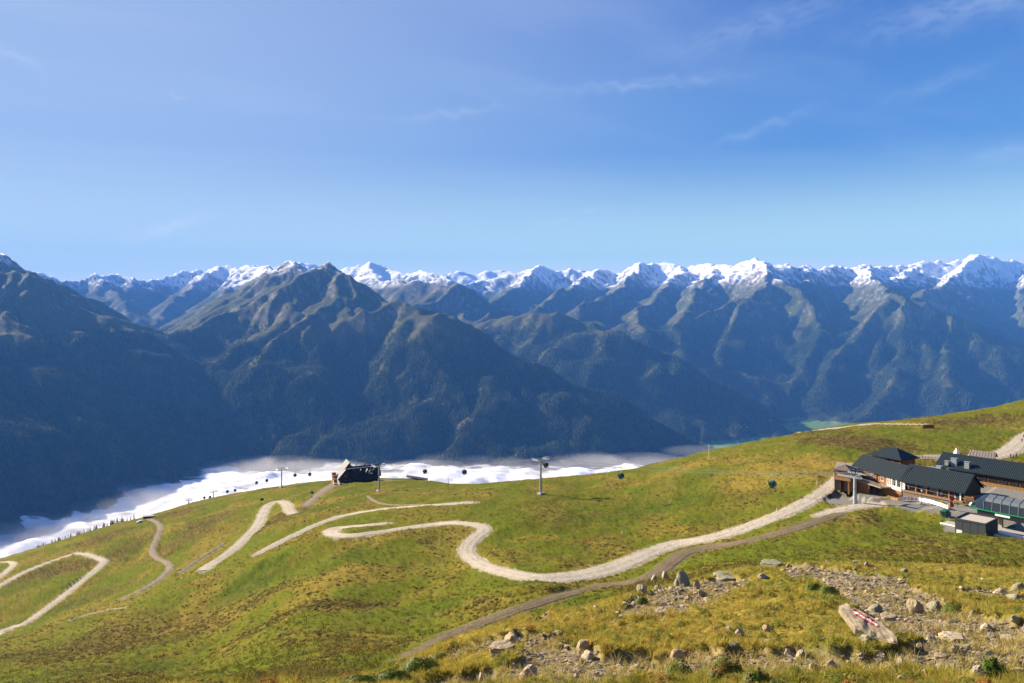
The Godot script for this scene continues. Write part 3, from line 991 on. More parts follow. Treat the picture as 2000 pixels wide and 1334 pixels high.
func build_meadow() -> void:
	var k := -1.3
	while k < 1.3:
		near_s.append(k)
		k += 0.0018 if absf(k) < 0.70 else 0.012
	var d := 2.5
	while d < 760.0:
		near_d.append(d)
		d *= 1.0105 if d > 9.0 else 1.05
	while d < 4500.0:
		near_d.append(d)
		d *= 1.045
	var nc := near_s.size()
	var nr := near_d.size()
	var rows: Array = []
	var cols: Array = []
	var nrm: Array = []
	rows.resize(nr)
	cols.resize(nr)
	nrm.resize(nr)
	var work := func(j: int) -> void:
		var pts := PackedVector3Array()
		var cs := PackedColorArray()
		pts.resize(nc)
		cs.resize(nc)
		var dd := near_d[j]
		for i in nc:
			var x := near_s[i] * dd
			var rd := road_at(x, dd)
			var tr := trail_at(x, dd) if dd < 62.0 else 9.0
			pts[i] = Vector3(x, ground_full(x, dd, rd, tr), -dd)
			cs[i] = near_color(x, dd, rd, tr)
		rows[j] = pts
		cols[j] = cs
	run_rows(work, nr)
	var work2 := func(j: int) -> void:
		var ns := PackedVector3Array()
		ns.resize(nc)
		var a: PackedVector3Array = rows[maxi(j - 1, 0)]
		var m: PackedVector3Array = rows[j]
		var b: PackedVector3Array = rows[mini(j + 1, nr - 1)]
		for i in nc:
			var nn := (m[mini(i + 1, nc - 1)] - m[maxi(i - 1, 0)]).cross(b[i] - a[i]).normalized()
			ns[i] = nn if nn.y > 0.0 else -nn
		nrm[j] = ns
	run_rows(work2, nr)
	var v := PackedVector3Array()
	var n := PackedVector3Array()
	var c := PackedColorArray()
	for j in nr:
		v.append_array(rows[j])
		n.append_array(nrm[j])
		c.append_array(cols[j])
	var mi := grid_instance("ground", v, n, c, nc, nr)
	var m := StandardMaterial3D.new()
	m.resource_name = "meadow"
	m.vertex_color_use_as_albedo = true
	m.albedo_texture = grain_texture(512, 77, 0.02, Color(0.78, 0.78, 0.78), Color(1, 1, 1), 5)
	m.uv1_triplanar = true
	m.uv1_world_triplanar = true
	m.uv1_scale = Vector3(0.21, 0.21, 0.21)
	m.roughness = 1.0
	m.metallic_specular = 0.1
	mi.material_override = m
	tag(mi, "sunlit alpine meadow falling away to the valley", "meadow", "", "structure")
	print("ground ", nc, " x ", nr, " ", Time.get_ticks_msec())

func build_roads() -> void:
	var gm := [road_material("pale_gravel", Color(0.56, 0.51, 0.42), 21), road_material("brown_track", Color(0.235, 0.190, 0.125), 22), road_material("grey_gravel", Color(0.27, 0.26, 0.235), 23), road_material("stony_ground", Color(0.34, 0.29, 0.22), 24)]
	var what := ["pale gravel road winding over the meadow", "brown dirt track", "grey forecourt", "narrow stony path"]
	for r in road_lines:
		var line: Array = r[2]
		var st := SurfaceTool.new()
		st.begin(Mesh.PRIMITIVE_TRIANGLES)
		var acr := 11
		for k in line.size():
			var p: Vector3 = line[k][0]
			var a: Vector3 = line[maxi(k - 1, 0)][0]
			var b: Vector3 = line[mini(k + 1, line.size() - 1)][0]
			var t := Vector3(b.x - a.x, 0, b.z - a.z).normalized()
			var side := Vector3(-t.z, 0, t.x)
			for i in acr:
				var q := (float(i) / (acr - 1) * 2.0 - 1.0)
				var hw: float = line[k][1]
				hw += 0.34 * noise_a.get_noise_2d(p.x / 2.2 + 40.0 * signf(q), p.z / 2.2) + 0.35 * noise_c.get_noise_2d(p.x / 9.0 + 40.0 * signf(q), p.z / 9.0)
				var w := p + side * q * hw
				# two worn wheel ruts
				var rut := 0.05 * exp(-pow((absf(q) - 0.45) / 0.16, 2.0))
				w.y = p.y + 0.02 - rut - 0.16 * pow(absf(q), 6.0) + 0.04 * noise_a.get_noise_2d(w.x / 1.2, w.z / 1.2)
				# packed wheel tracks are paler, loose and grassy gravel darker
				var f := noise_a.get_noise_2d(w.x / 3.0, w.z / 3.0)
				var tone := 0.86 + 0.16 * exp(-pow((absf(q) - 0.42) / 0.2, 2.0)) + 0.18 * f + 0.14 * noise_c.get_noise_2d(w.x / 14.0, w.z / 14.0)
				var cc := Color(tone, tone, tone)
				cc = cc.lerp(Color(0.42, 0.44, 0.24), 0.5 * smoothstep(0.22, 0.45, noise_a.get_noise_2d(w.x / 1.6 + 9.0, w.z / 1.6) + 0.30 * pow(absf(q), 4.0) - 0.10))
				st.set_color(cc)
				st.add_vertex(w)
		for k in line.size() - 1:
			for i in acr - 1:
				var o := k * acr + i
				for id in [o, o + acr, o + 1, o + 1, o + acr, o + acr + 1]:
					st.add_index(id)
		st.generate_normals()
		var mi := part(r[0], st.commit(), gm[r[1]], self)
		tag(mi, what[r[1]], "road", "", "structure")

func road_material(key: String, c: Color, seed_: int) -> StandardMaterial3D:
	var m := StandardMaterial3D.new()
	m.resource_name = key
	m.vertex_color_use_as_albedo = true
	m.albedo_color = c.linear_to_srgb()
	m.albedo_texture = grain_texture(256, seed_, 0.05, Color(0.72, 0.70, 0.67), Color(1, 1, 1), 5)
	m.uv1_triplanar = true
	m.uv1_world_triplanar = true
	m.uv1_scale = Vector3(0.13, 0.13, 0.13)
	m.roughness = 1.0
	m.metallic_specular = 0.1
	return m

# ---------------------------------------------------------------- forest on the mountains, cloud in the valley
func cone_tree_mesh() -> ArrayMesh:
	# two tiers, uneven rim: a spruce seen from kilometres away
	var v := PackedVector3Array()
	var n := PackedVector3Array()
	var idx := PackedInt32Array()
	var tiers := [[0.06, 0.62, 0.19], [0.42, 1.0, 0.115]]
	for t in tiers:
		var b := v.size()
		v.append(Vector3(0, t[1], 0))
		n.append(Vector3(0, 1, 0))
		for k in 6:
			var a: float = TAU * k / 6.0 + t[0] * 3.0
			var r: float = t[2] * (0.85 + 0.3 * ((k * 7) % 3) / 2.0)
			v.append(Vector3(cos(a) * r, t[0], sin(a) * r))
			n.append(Vector3(cos(a), 0.35, sin(a)).normalized())
		for k in 6:
			idx.append_array(PackedInt32Array([b, b + 1 + k, b + 1 + (k + 1) % 6]))
	var arr := []
	arr.resize(Mesh.ARRAY_MAX)
	arr[Mesh.ARRAY_VERTEX] = v
	arr[Mesh.ARRAY_NORMAL] = n
	arr[Mesh.ARRAY_INDEX] = idx
	var m := ArrayMesh.new()
	m.add_surface_from_arrays(Mesh.PRIMITIVE_TRIANGLES, arr)
	return m

func multi(called: String, mesh: Mesh, buf: PackedFloat32Array, material: Material, label: String, category: String) -> void:
	var mm := MultiMesh.new()
	mm.transform_format = MultiMesh.TRANSFORM_3D
	mm.use_colors = true
	mm.mesh = mesh
	mm.instance_count = buf.size() / 16
	mm.buffer = buf
	var mi := MultiMeshInstance3D.new()
	mi.name = numbered(called)
	mi.multimesh = mm
	mi.material_override = material
	add_child(mi)
	tag(mi, label, category, "", "stuff")

func put_buf(buf: PackedFloat32Array, b: Basis, o: Vector3, c: Color) -> void:
	buf.append_array(PackedFloat32Array([b.x.x, b.y.x, b.z.x, o.x, b.x.y, b.y.y, b.z.y, o.y, b.x.z, b.y.z, b.z.z, o.z, c.r, c.g, c.b, 1.0]))

func leaf_material(key: String, rough := 0.9, through := 0.0) -> StandardMaterial3D:
	var m := StandardMaterial3D.new()
	m.resource_name = key
	m.vertex_color_use_as_albedo = true
	m.roughness = rough
	m.metallic_specular = 0.2
	m.backlight_enabled = through > 0.0
	m.backlight = Color(through, through, through * 0.8)
	m.cull_mode = BaseMaterial3D.CULL_DISABLED
	return m

func build_forest() -> void:
	var r := RandomNumberGenerator.new()
	r.seed = 4
	var buf := PackedFloat32Array()
	var dl := log(FAR_D1 / FAR_D0) / (far_nr - 1)
	for j in far_nr - 1:
		var d := FAR_D0 * exp(dl * j)
		if d < 4300.0:
			continue
		if d > 11800.0:
			break
		for i in far_nc - 1:
			var s := FAR_S0 + (FAR_S1 - FAR_S0) * i / (far_nc - 1)
			if s < -0.74 or s > 0.70:
				continue
			var at := j * far_nc + i
			var y := far_h[at]
			if y < VALLEY + 60.0 or y > 60.0:
				continue
			var nn := far_n[at]
			var p := Vector3(s * d, y, -d)
			if nn.dot(p) > 0.06 * d:
				continue
			var fs := forest_share(p.x, p.y, p.z, nn.y)
			for again in (3 if d < 7500.0 else 2):
				if r.randf() > fs * 1.05 + 0.012:
					continue
				var q := s + (r.randf() - 0.5) * (FAR_S1 - FAR_S0) / far_nc
				var dd := d * exp((r.randf() - 0.5) * dl)
				var hh := r.randf_range(17.0, 33.0) * (1.0 if d < 8000.0 else 1.15)
				var b := Basis(Vector3.UP, r.randf() * TAU).scaled(Vector3(hh * 1.25, hh, hh * 1.25))
				var k := r.randf()
				var c := Color(0.022, 0.038, 0.013).lerp(Color(0.055, 0.074, 0.022), k * k)
				var patchy := noise_a.get_noise_2d(p.x / 130.0, p.z / 130.0)
				if patchy + 0.5 * k > 0.45:
					c = c.lerp(Color(0.075, 0.080, 0.020), 0.6)
				put_buf(buf, b, Vector3(q * dd, far_at(q, dd) - 1.0, -dd), c)
	print("forest trees ", buf.size() / 16, " ", Time.get_ticks_msec())
	multi("forest", cone_tree_mesh(), buf, leaf_material("spruce_far"), "dark spruce forest covering the mountain flanks above the cloud", "forest")

# A bank of cloud lying in the valley: a billowing opaque body with thinner veils above it.
func build_cloud() -> void:
	var root := Node3D.new()
	root.name = "valley_cloud"
	add_child(root)
	tag(root, "white sea of cloud filling the valley below the mountains", "cloud", "", "stuff")
	var x0 := -5600.0
	var x1 := 2500.0
	var d0 := 2300.0
	var d1 := 6700.0
	var tw := 1024
	var th := 560
	var layers := 1
	for k in layers:
		var lift := 0.0
		# veil: the higher, the more broken
		var rows: Array = []
		rows.resize(th)
		var work := func(j: int) -> void:
			var row := PackedByteArray()
			row.resize(tw * 4)
			var d := d0 + (d1 - d0) * (j + 0.5) / th
			for i in tw:
				var x := x0 + (x1 - x0) * (i + 0.5) / tw
				var rho := cloud_density(x, d, lift)
				var al := smoothstep(0.0, 1.6, rho)
				row[i * 4] = 255
				row[i * 4 + 1] = 255
				row[i * 4 + 2] = 255
				row[i * 4 + 3] = int(al * 255.0)
			rows[j] = row
		run_rows(work, th)
		var bytes := PackedByteArray()
		for rr in rows:
			bytes.append_array(rr)
		var m := StandardMaterial3D.new()
		m.resource_name = "cloud_veil"
		m.albedo_color = Color(0.97, 0.97, 0.97)
		m.albedo_texture = ImageTexture.create_from_image(Image.create_from_data(tw, th, false, Image.FORMAT_RGBA8, bytes))
		m.transparency = BaseMaterial3D.TRANSPARENCY_ALPHA
		m.cull_mode = BaseMaterial3D.CULL_DISABLED
		m.texture_repeat = false
		m.roughness = 1.0
		m.metallic_specular = 0.0
		var nx := 330
		var nz := 230
		var st := SurfaceTool.new()
		st.begin(Mesh.PRIMITIVE_TRIANGLES)
		for j in nz + 1:
			for i in nx + 1:
				var x := x0 + (x1 - x0) * i / nx
				var d := d0 + (d1 - d0) * j / nz
				var y := -1215.0 + 30.0 * noise_c.get_noise_2d(x / 2600.0, d / 2600.0) + lift
				if k == 0:
					y = cloud_top(x, d)
				st.set_uv(Vector2(float(i) / nx, float(j) / nz))
				st.add_vertex(Vector3(x, y, -d))
		for j in nz:
			for i in nx:
				var o := j * (nx + 1) + i
				for id in [o, o + nx + 1, o + 1, o + 1, o + nx + 1, o + nx + 2]:
					st.add_index(id)
		st.generate_normals()
		var mi := part("cloud_layer", st.commit(), m, root)
		mi.set_meta("kind", "stuff")
	# puffs and wisps of thinner mist over and round it
	var r := RandomNumberGenerator.new()
	r.seed = 19
	var thin := FogMaterial.new()
	thin.resource_name = "cloud_wisp"
	thin.albedo = Color(1, 1, 1)
	thin.density = 0.0008
	for k in 330:
		var u := r.randf_range(-120.0, 1400.0)
		var i := 0
		while CLOUD_EDGE[i + 1][0] < u:
			i += 1
		var edge: float = lerpf(CLOUD_EDGE[i][1], CLOUD_EDGE[i + 1][1], (u - CLOUD_EDGE[i][0]) / float(CLOUD_EDGE[i + 1][0] - CLOUD_EDGE[i][0]))
		var back := pow(r.randf(), 2.5)
		var d := edge + 40.0 - 1500.0 * back
		if u > 1150.0 and r.randf() < 0.5:
			continue
		if noise_c.get_noise_2d(u / 130.0, d / 500.0) < 0.02:
			continue
		var fv := FogVolume.new()
		fv.name = "cloud_puff"
		fv.shape = RenderingServer.FOG_VOLUME_SHAPE_ELLIPSOID
		var w := r.randf_range(420.0, 1050.0)
		fv.size = Vector3(w, r.randf_range(45.0, 100.0), w * r.randf_range(0.45, 0.8))
		fv.material = thin
		fv.position = Vector3((u - 1000.0) / F * d, -1190.0 + r.randf_range(-25.0, 30.0), -d)
		fv.rotation.y = r.randf() * TAU
		root.add_child(fv, true)
		fv.set_meta("kind", "stuff")
	print("cloud ", Time.get_ticks_msec())

func cloud_top(x: float, d: float) -> float:
	var puff := 58.0 * pow(absf(noise_c.get_noise_2d(x / 700.0, d / 600.0)), 1.3) + 17.0 * pow(absf(noise_c.get_noise_2d(x / 230.0 + 30.0, d / 200.0)), 1.3) + 9.0 * absf(noise_c.get_noise_2d(x / 80.0 + 60.0, d / 70.0))
	# the bank thins and sinks towards its rim
	return -1196.0 + 22.0 * noise_b.get_noise_2d(x / 1500.0, d / 1200.0) + puff * clampf(cloud_density(x, d, 0.0) * 0.7, 0.35, 1.0)

const CLOUD_EDGE := [[-900, 4200], [0, 4580], [120, 4780], [220, 5080], [300, 5450], [380, 5750], [500, 5900], [900, 6000], [1280, 6150], [1420, 6500], [2400, 6500]]

func cloud_density(x: float, d: float, lift: float) -> float:
	# thick in the east, thinning to streaks along the valley to the west
	var u := clampf(1000.0 + F * x / d, -890.0, 2390.0)
	var i := 0
	while CLOUD_EDGE[i + 1][0] < u:
		i += 1
	var edge: float = lerpf(CLOUD_EDGE[i][1], CLOUD_EDGE[i + 1][1], (u - CLOUD_EDGE[i][0]) / float(CLOUD_EDGE[i + 1][0] - CLOUD_EDGE[i][0]))
	edge += 160.0 * noise_b.get_noise_2d(x / 500.0 + 3.0, d / 500.0)
	var rho := 2.1 - 0.85 * smoothstep(700.0, 1300.0, u)
	rho -= 2.4 * smoothstep(1270.0, 1500.0, u)
	rho -= 3.0 * smoothstep(edge - 520.0, edge + 200.0, d)
	rho += 2.2 * noise_a.get_noise_3d(x / 520.0, lift / 90.0, d / 400.0) + 0.9 * noise_a.get_noise_3d(x / 130.0, lift / 40.0, d / 110.0)
	rho -= lift / 48.0
	return rho

# ---------------------------------------------------------------- shapes
class Shape:
	var v := PackedVector3Array()
	var n := PackedVector3Array()
	func tri(a: Vector3, b: Vector3, c: Vector3) -> void:
		var nn := (c - a).cross(b - a).normalized()
		v.append_array(PackedVector3Array([a, b, c]))
		n.append_array(PackedVector3Array([nn, nn, nn]))
	func quad(a: Vector3, b: Vector3, c: Vector3, d: Vector3) -> void:
		tri(a, b, c)
		tri(a, c, d)
	# box given by its middle and size, in a frame
	func box(mid: Vector3, size: Vector3, t := Transform3D()) -> void:
		var h := size * 0.5
		var p: Array = []
		for k in 8:
			p.append(t * (mid + Vector3(h.x if k & 1 else -h.x, h.y if k & 2 else -h.y, h.z if k & 4 else -h.z)))
		quad(p[0], p[2], p[3], p[1])
		quad(p[5], p[7], p[6], p[4])
		quad(p[4], p[6], p[2], p[0])
		quad(p[1], p[3], p[7], p[5])
		quad(p[2], p[6], p[7], p[3])
		quad(p[4], p[0], p[1], p[5])
	# solid between two rings of points of the same count, with caps
	func loft(a: PackedVector3Array, b: PackedVector3Array, caps := true) -> void:
		var c := a.size()
		for k in c:
			var q := (k + 1) % c
			quad(a[k], b[k], b[q], a[q])
		if caps:
			for k in range(1, c - 1):
				tri(a[0], a[k], a[k + 1])
				tri(b[0], b[k + 1], b[k])
	func tube(p: Vector3, q: Vector3, r0: float, r1: float, sides := 8) -> void:
		var ax := (q - p).normalized()
		var e := ax.cross(Vector3.UP if absf(ax.y) < 0.9 else Vector3.RIGHT).normalized()
		var f := ax.cross(e)
		var a := PackedVector3Array()
		var b := PackedVector3Array()
		for k in sides:
			var w := e * cos(TAU * k / sides) + f * sin(TAU * k / sides)
			a.append(p + w * r0)
			b.append(q + w * r1)
		loft(a, b)
	func mesh() -> ArrayMesh:
		var arr := []
		arr.resize(Mesh.ARRAY_MAX)
		arr[Mesh.ARRAY_VERTEX] = v
		arr[Mesh.ARRAY_NORMAL] = n
		var m := ArrayMesh.new()
		m.add_surface_from_arrays(Mesh.PRIMITIVE_TRIANGLES, arr)
		return m

# ---------------------------------------------------------------- grass
func tuft_mesh(seed_: int, blades: int, spread: float, lean: float, width: float) -> ArrayMesh:
	var r := RandomNumberGenerator.new()
	r.seed = seed_
	var v := PackedVector3Array()
	var n := PackedVector3Array()
	for k in blades:
		var a := r.randf() * TAU
		var o := Vector3(cos(a), 0, sin(a)) * spread * sqrt(r.randf())
		var dir := Vector3(o.x, 0, o.z) * 1.2 + Vector3(r.randf() - 0.5, 0, r.randf() - 0.5) * lean
		var hh := r.randf_range(0.55, 1.0)
		var side := Vector3(cos(a + 1.3), 0, sin(a + 1.3)) * width
		var m := o + dir * 0.45 + Vector3(0, hh * 0.6, 0)
		var tip := o + dir * 1.25 + Vector3(0, hh, 0)
		var fl := (m - o).cross(side).normalized()
		for q in [o - side, o + side, m - side * 0.8, m - side * 0.8, o + side, m + side * 0.8, m - side * 0.8, m + side * 0.8, tip]:
			v.append(q)
			n.append(fl)
	var arr := []
	arr.resize(Mesh.ARRAY_MAX)
	arr[Mesh.ARRAY_VERTEX] = v
	arr[Mesh.ARRAY_NORMAL] = n
	var mm := ArrayMesh.new()
	mm.add_surface_from_arrays(Mesh.PRIMITIVE_TRIANGLES, arr)
	return mm

# a low dome of small leaves
func clump_mesh(seed_: int, leaves: int, leaf: float) -> ArrayMesh:
	var r := RandomNumberGenerator.new()
	r.seed = seed_
	var v := PackedVector3Array()
	var n := PackedVector3Array()
	for k in leaves:
		var a := r.randf() * TAU
		var up := r.randf_range(0.02, 1.0)
		var rad := sqrt(1.0 - up * up) * r.randf_range(0.72, 1.05)
		var o := Vector3(cos(a) * rad * 0.5, up * 0.5 * r.randf_range(0.8, 1.15), sin(a) * rad * 0.5)
		var out := Vector3(cos(a) * rad, up + 0.3, sin(a) * rad).normalized()
		var e := out.cross(Vector3(r.randf() - 0.5, r.randf() - 0.5, r.randf() - 0.5)).normalized()
		var f := (out.cross(e) + out * r.randf_range(-0.4, 0.6)).normalized()
		var fl := e.cross(f).normalized()
		for q in [o - e * leaf, o + e * leaf, o + f * leaf * 2.2]:
			v.append(q)
			n.append(-fl)
	var arr := []
	arr.resize(Mesh.ARRAY_MAX)
	arr[Mesh.ARRAY_VERTEX] = v
	arr[Mesh.ARRAY_NORMAL] = n
	var mm := ArrayMesh.new()
	mm.add_surface_from_arrays(Mesh.PRIMITIVE_TRIANGLES, arr)
	return mm

func scatter(n: int, d0: float, d1: float, s0: float, s1: float, seed_: int, each: Callable) -> PackedFloat32Array:
	# spread in threads, each with a generator of its own
	var parts := 24
	var got: Array = []
	got.resize(parts)
	var work := func(k: int) -> void:
		var r := RandomNumberGenerator.new()
		r.seed = seed_ * 1000 + k
		var buf := PackedFloat32Array()
		for i in n / parts:
			var d := d0 * exp(r.randf() * log(d1 / d0))
			var x := r.randf_range(s0, s1) * d
			each.call(buf, x, d, r)
		got[k] = buf
	run_rows(work, parts)
	var all := PackedFloat32Array()
	for b in got:
		all.append_array(b)
	return all

func build_grass() -> void:
	var lm := leaf_material("grass_blades", 0.9, 0.9)
	# foreground turf
	for kind in 3:
		var each := func(buf: PackedFloat32Array, x: float, d: float, r: RandomNumberGenerator) -> void:
			var tr := trail_at(x, d)
			var worn := tr + 0.35 * noise_c.get_noise_2d(x / 0.8, d / 0.8)
			if worn < 0.06 and r.randf() > 0.13:
				return
			var f2 := noise_a.get_noise_2d(x / 7.0 + 70.0, d / 5.0)
			var f3 := noise_a.get_noise_2d(x / 1.4 - 20.0, d / 1.1)
			var g := near_color(x, d, [99.0, 0.0, 0], tr)
			if kind == 2 and f3 + 0.6 * f2 < 0.10:
				return
			if kind != 2 and f3 > 0.36 and r.randf() < 0.5:
				return
			var edge := smoothstep(0.7, 0.1, worn)
			var hh := r.randf_range(0.055, 0.14) * (1.0 + 0.7 * edge) * (0.75 + 0.5 * smoothstep(-0.3, 0.3, f2)) * (1.0 if d < 24.0 else 1.25)
			if kind == 2:
				hh = r.randf_range(0.12, 0.30)
			var c := g.lerp(Color(0.40, 0.30, 0.095), r.randf_range(0.0, 0.8)).lerp(Color(0.16, 0.18, 0.03), 0.4 * r.randf())
			if kind == 2:
				c = Color(0.075, 0.105, 0.02).lerp(Color(0.15, 0.14, 0.03), r.randf())
				if r.randf() < 0.10:
					c = Color(0.22, 0.085, 0.03)
			var b := Basis(Vector3.UP, r.randf() * TAU).scaled(Vector3(hh, hh, hh) * (1.0 if kind != 2 else 1.15))
			put_buf(buf, b, Vector3(x, ground_full(x, d, [99.0, 0.0, 0], tr) - 0.02, -d), c * r.randf_range(1.1, 1.6))
		var n: int = [56000, 34000, 14000][kind]
		var buf := scatter(n, 9.0, 66.0, -0.62, 0.72, 31 + kind, each)
		var mesh: Mesh = [tuft_mesh(1, 22, 0.42, 0.9, 0.028), tuft_mesh(2, 16, 0.30, 1.5, 0.030), clump_mesh(3, 60, 0.075)][kind]
		multi(["grass", "grass", "heather"][kind], mesh, buf, lm, ["straw coloured mountain grass on the rocky slope", "short green mountain grass on the rocky slope", "low dark heather and bilberry cushions on the rocky slope"][kind], ["grass", "grass", "heather"][kind])
	# tussocks and dwarf shrubs farther down the hillside
	for kind in 2:
		var each2 := func(buf: PackedFloat32Array, x: float, d: float, r: RandomNumberGenerator) -> void:
			var rd := road_at(x, d)
			if rd[0] < 1.2:
				return
			var f1 := noise_a.get_noise_2d(x / 30.0 + 3.0, d / 22.0)
			var f2 := noise_a.get_noise_2d(x / 7.0 + 70.0, d / 5.0)
			var f3 := noise_a.get_noise_2d(x / 1.4 - 20.0, d / 1.1)
			var g := near_color(x, d, rd, 9.0)
			# lawns are mown short: what grows there is green, heath is brown
			var rough := smoothstep(0.0, 0.04, g.r - g.g) * smoothstep(0.26, 0.12, g.r)
			if kind == 1 and r.randf() > 0.02 + 0.7 * rough:
				return
			if kind == 0 and r.randf() > 0.35 + 0.6 * rough:
				return
			var c := g.lerp(Color(0.25, 0.19, 0.055), r.randf_range(0.0, 0.5))
			var hh := r.randf_range(0.22, 0.46)
			if kind == 1:
				hh = r.randf_range(0.25, 0.7)
				c = g.lerp(Color(0.105, 0.100, 0.030), r.randf_range(0.3, 1.0))
			var b := Basis(Vector3.UP, r.randf() * TAU).scaled(Vector3(hh * 1.5, hh * (1.0 if kind == 0 else 0.8), hh * 1.5))
			put_buf(buf, b, Vector3(x, ground_full(x, d, rd, 9.0) - 0.04, -d), c * r.randf_range(0.75, 1.2))
		var buf := scatter([80000, 120000][kind], 60.0, [330.0, 470.0][kind], -0.70, 0.70, 41 + kind, each2)
		multi(["grass", "dwarf_shrubs"][kind], [tuft_mesh(5, 9, 0.5, 1.0, 0.09), clump_mesh(6, 26, 0.16)][kind], buf, lm, ["short tussock grass on the green hillside", "dark dwarf shrubs dotting the brown hillside"][kind], ["grass", "shrubs"][kind])
	print("grass ", Time.get_ticks_msec())

# ---------------------------------------------------------------- stones
func stone_mesh(seed_: int, cuts: int, rough := 0.05) -> ArrayMesh:
	var r := RandomNumberGenerator.new()
	r.seed = seed_
	var planes: Array = []
	for k in cuts:
		var z := r.randf_range(-1.0, 1.0)
		var a := r.randf() * TAU
		var q := sqrt(1.0 - z * z)
		planes.append([Vector3(q * cos(a), z, q * sin(a)), r.randf_range(0.42, 0.72)])
	var nz := FastNoiseLite.new()
	nz.seed = seed_
	nz.frequency = 1.3
	nz.fractal_octaves = 3
	var rows := 13
	var cols := 18
	var pts: Array = []
	for j in rows + 1:
		var line: Array = []
		for i in cols:
			var th := PI * j / rows
			var ph := TAU * (i + 0.5 * (j % 2)) / cols
			var p := Vector3(sin(th) * cos(ph), cos(th), sin(th) * sin(ph))
			var reach := 1.0
			for pl in planes:
				var c: float = p.dot(pl[0])
				if c > 0.01:
					reach = minf(reach, pl[1] / c)
			line.append(p * (reach + rough * nz.get_noise_3dv(p * 1.4)) * 0.72)
		pts.append(line)
	var s := Shape.new()
	for j in rows:
		for i in cols:
			var a: Vector3 = pts[j][i]
			var b: Vector3 = pts[j][(i + 1) % cols]
			var c: Vector3 = pts[j + 1][i]
			var d: Vector3 = pts[j + 1][(i + 1) % cols]
			if j % 2 == 0:
				s.tri(a, c, b)
				s.tri(b, c, d)
			else:
				s.tri(a, c, d)
				s.tri(a, d, b)
	return s.mesh()

func stone_material(key: String, base: Color, lichen: Color) -> StandardMaterial3D:
	var m := StandardMaterial3D.new()
	m.resource_name = key
	var lo := base * 0.62
	lo.a = 1.0
	m.albedo_texture = grain_texture(256, key.hash() % 1000, 0.018, lo.linear_to_srgb(), base.linear_to_srgb(), 5)
	m.uv1_triplanar = true
	m.uv1_scale = Vector3(0.9, 0.9, 0.9)
	m.detail_enabled = true
	m.detail_blend_mode = BaseMaterial3D.BLEND_MODE_MIX
	var n := FastNoiseLite.new()
	n.seed = key.hash() % 700
	n.frequency = 0.03
	n.fractal_octaves = 4
	var im := n.get_seamless_image(256, 256)
	im.convert(Image.FORMAT_RGBA8)
	var data := im.get_data()
	var lc := lichen.linear_to_srgb()
	for k in 256 * 256:
		var t := smoothstep(0.60, 0.68, data[k * 4] / 255.0)
		data[k * 4] = int(lc.r * 255)
		data[k * 4 + 1] = int(lc.g * 255)
		data[k * 4 + 2] = int(lc.b * 255)
		data[k * 4 + 3] = int(t * 190.0)
	m.detail_albedo = ImageTexture.create_from_image(Image.create_from_data(256, 256, false, Image.FORMAT_RGBA8, data))
	m.detail_uv_layer = BaseMaterial3D.DETAIL_UV_1
	m.roughness = 0.95
	m.metallic_specular = 0.2
	return m

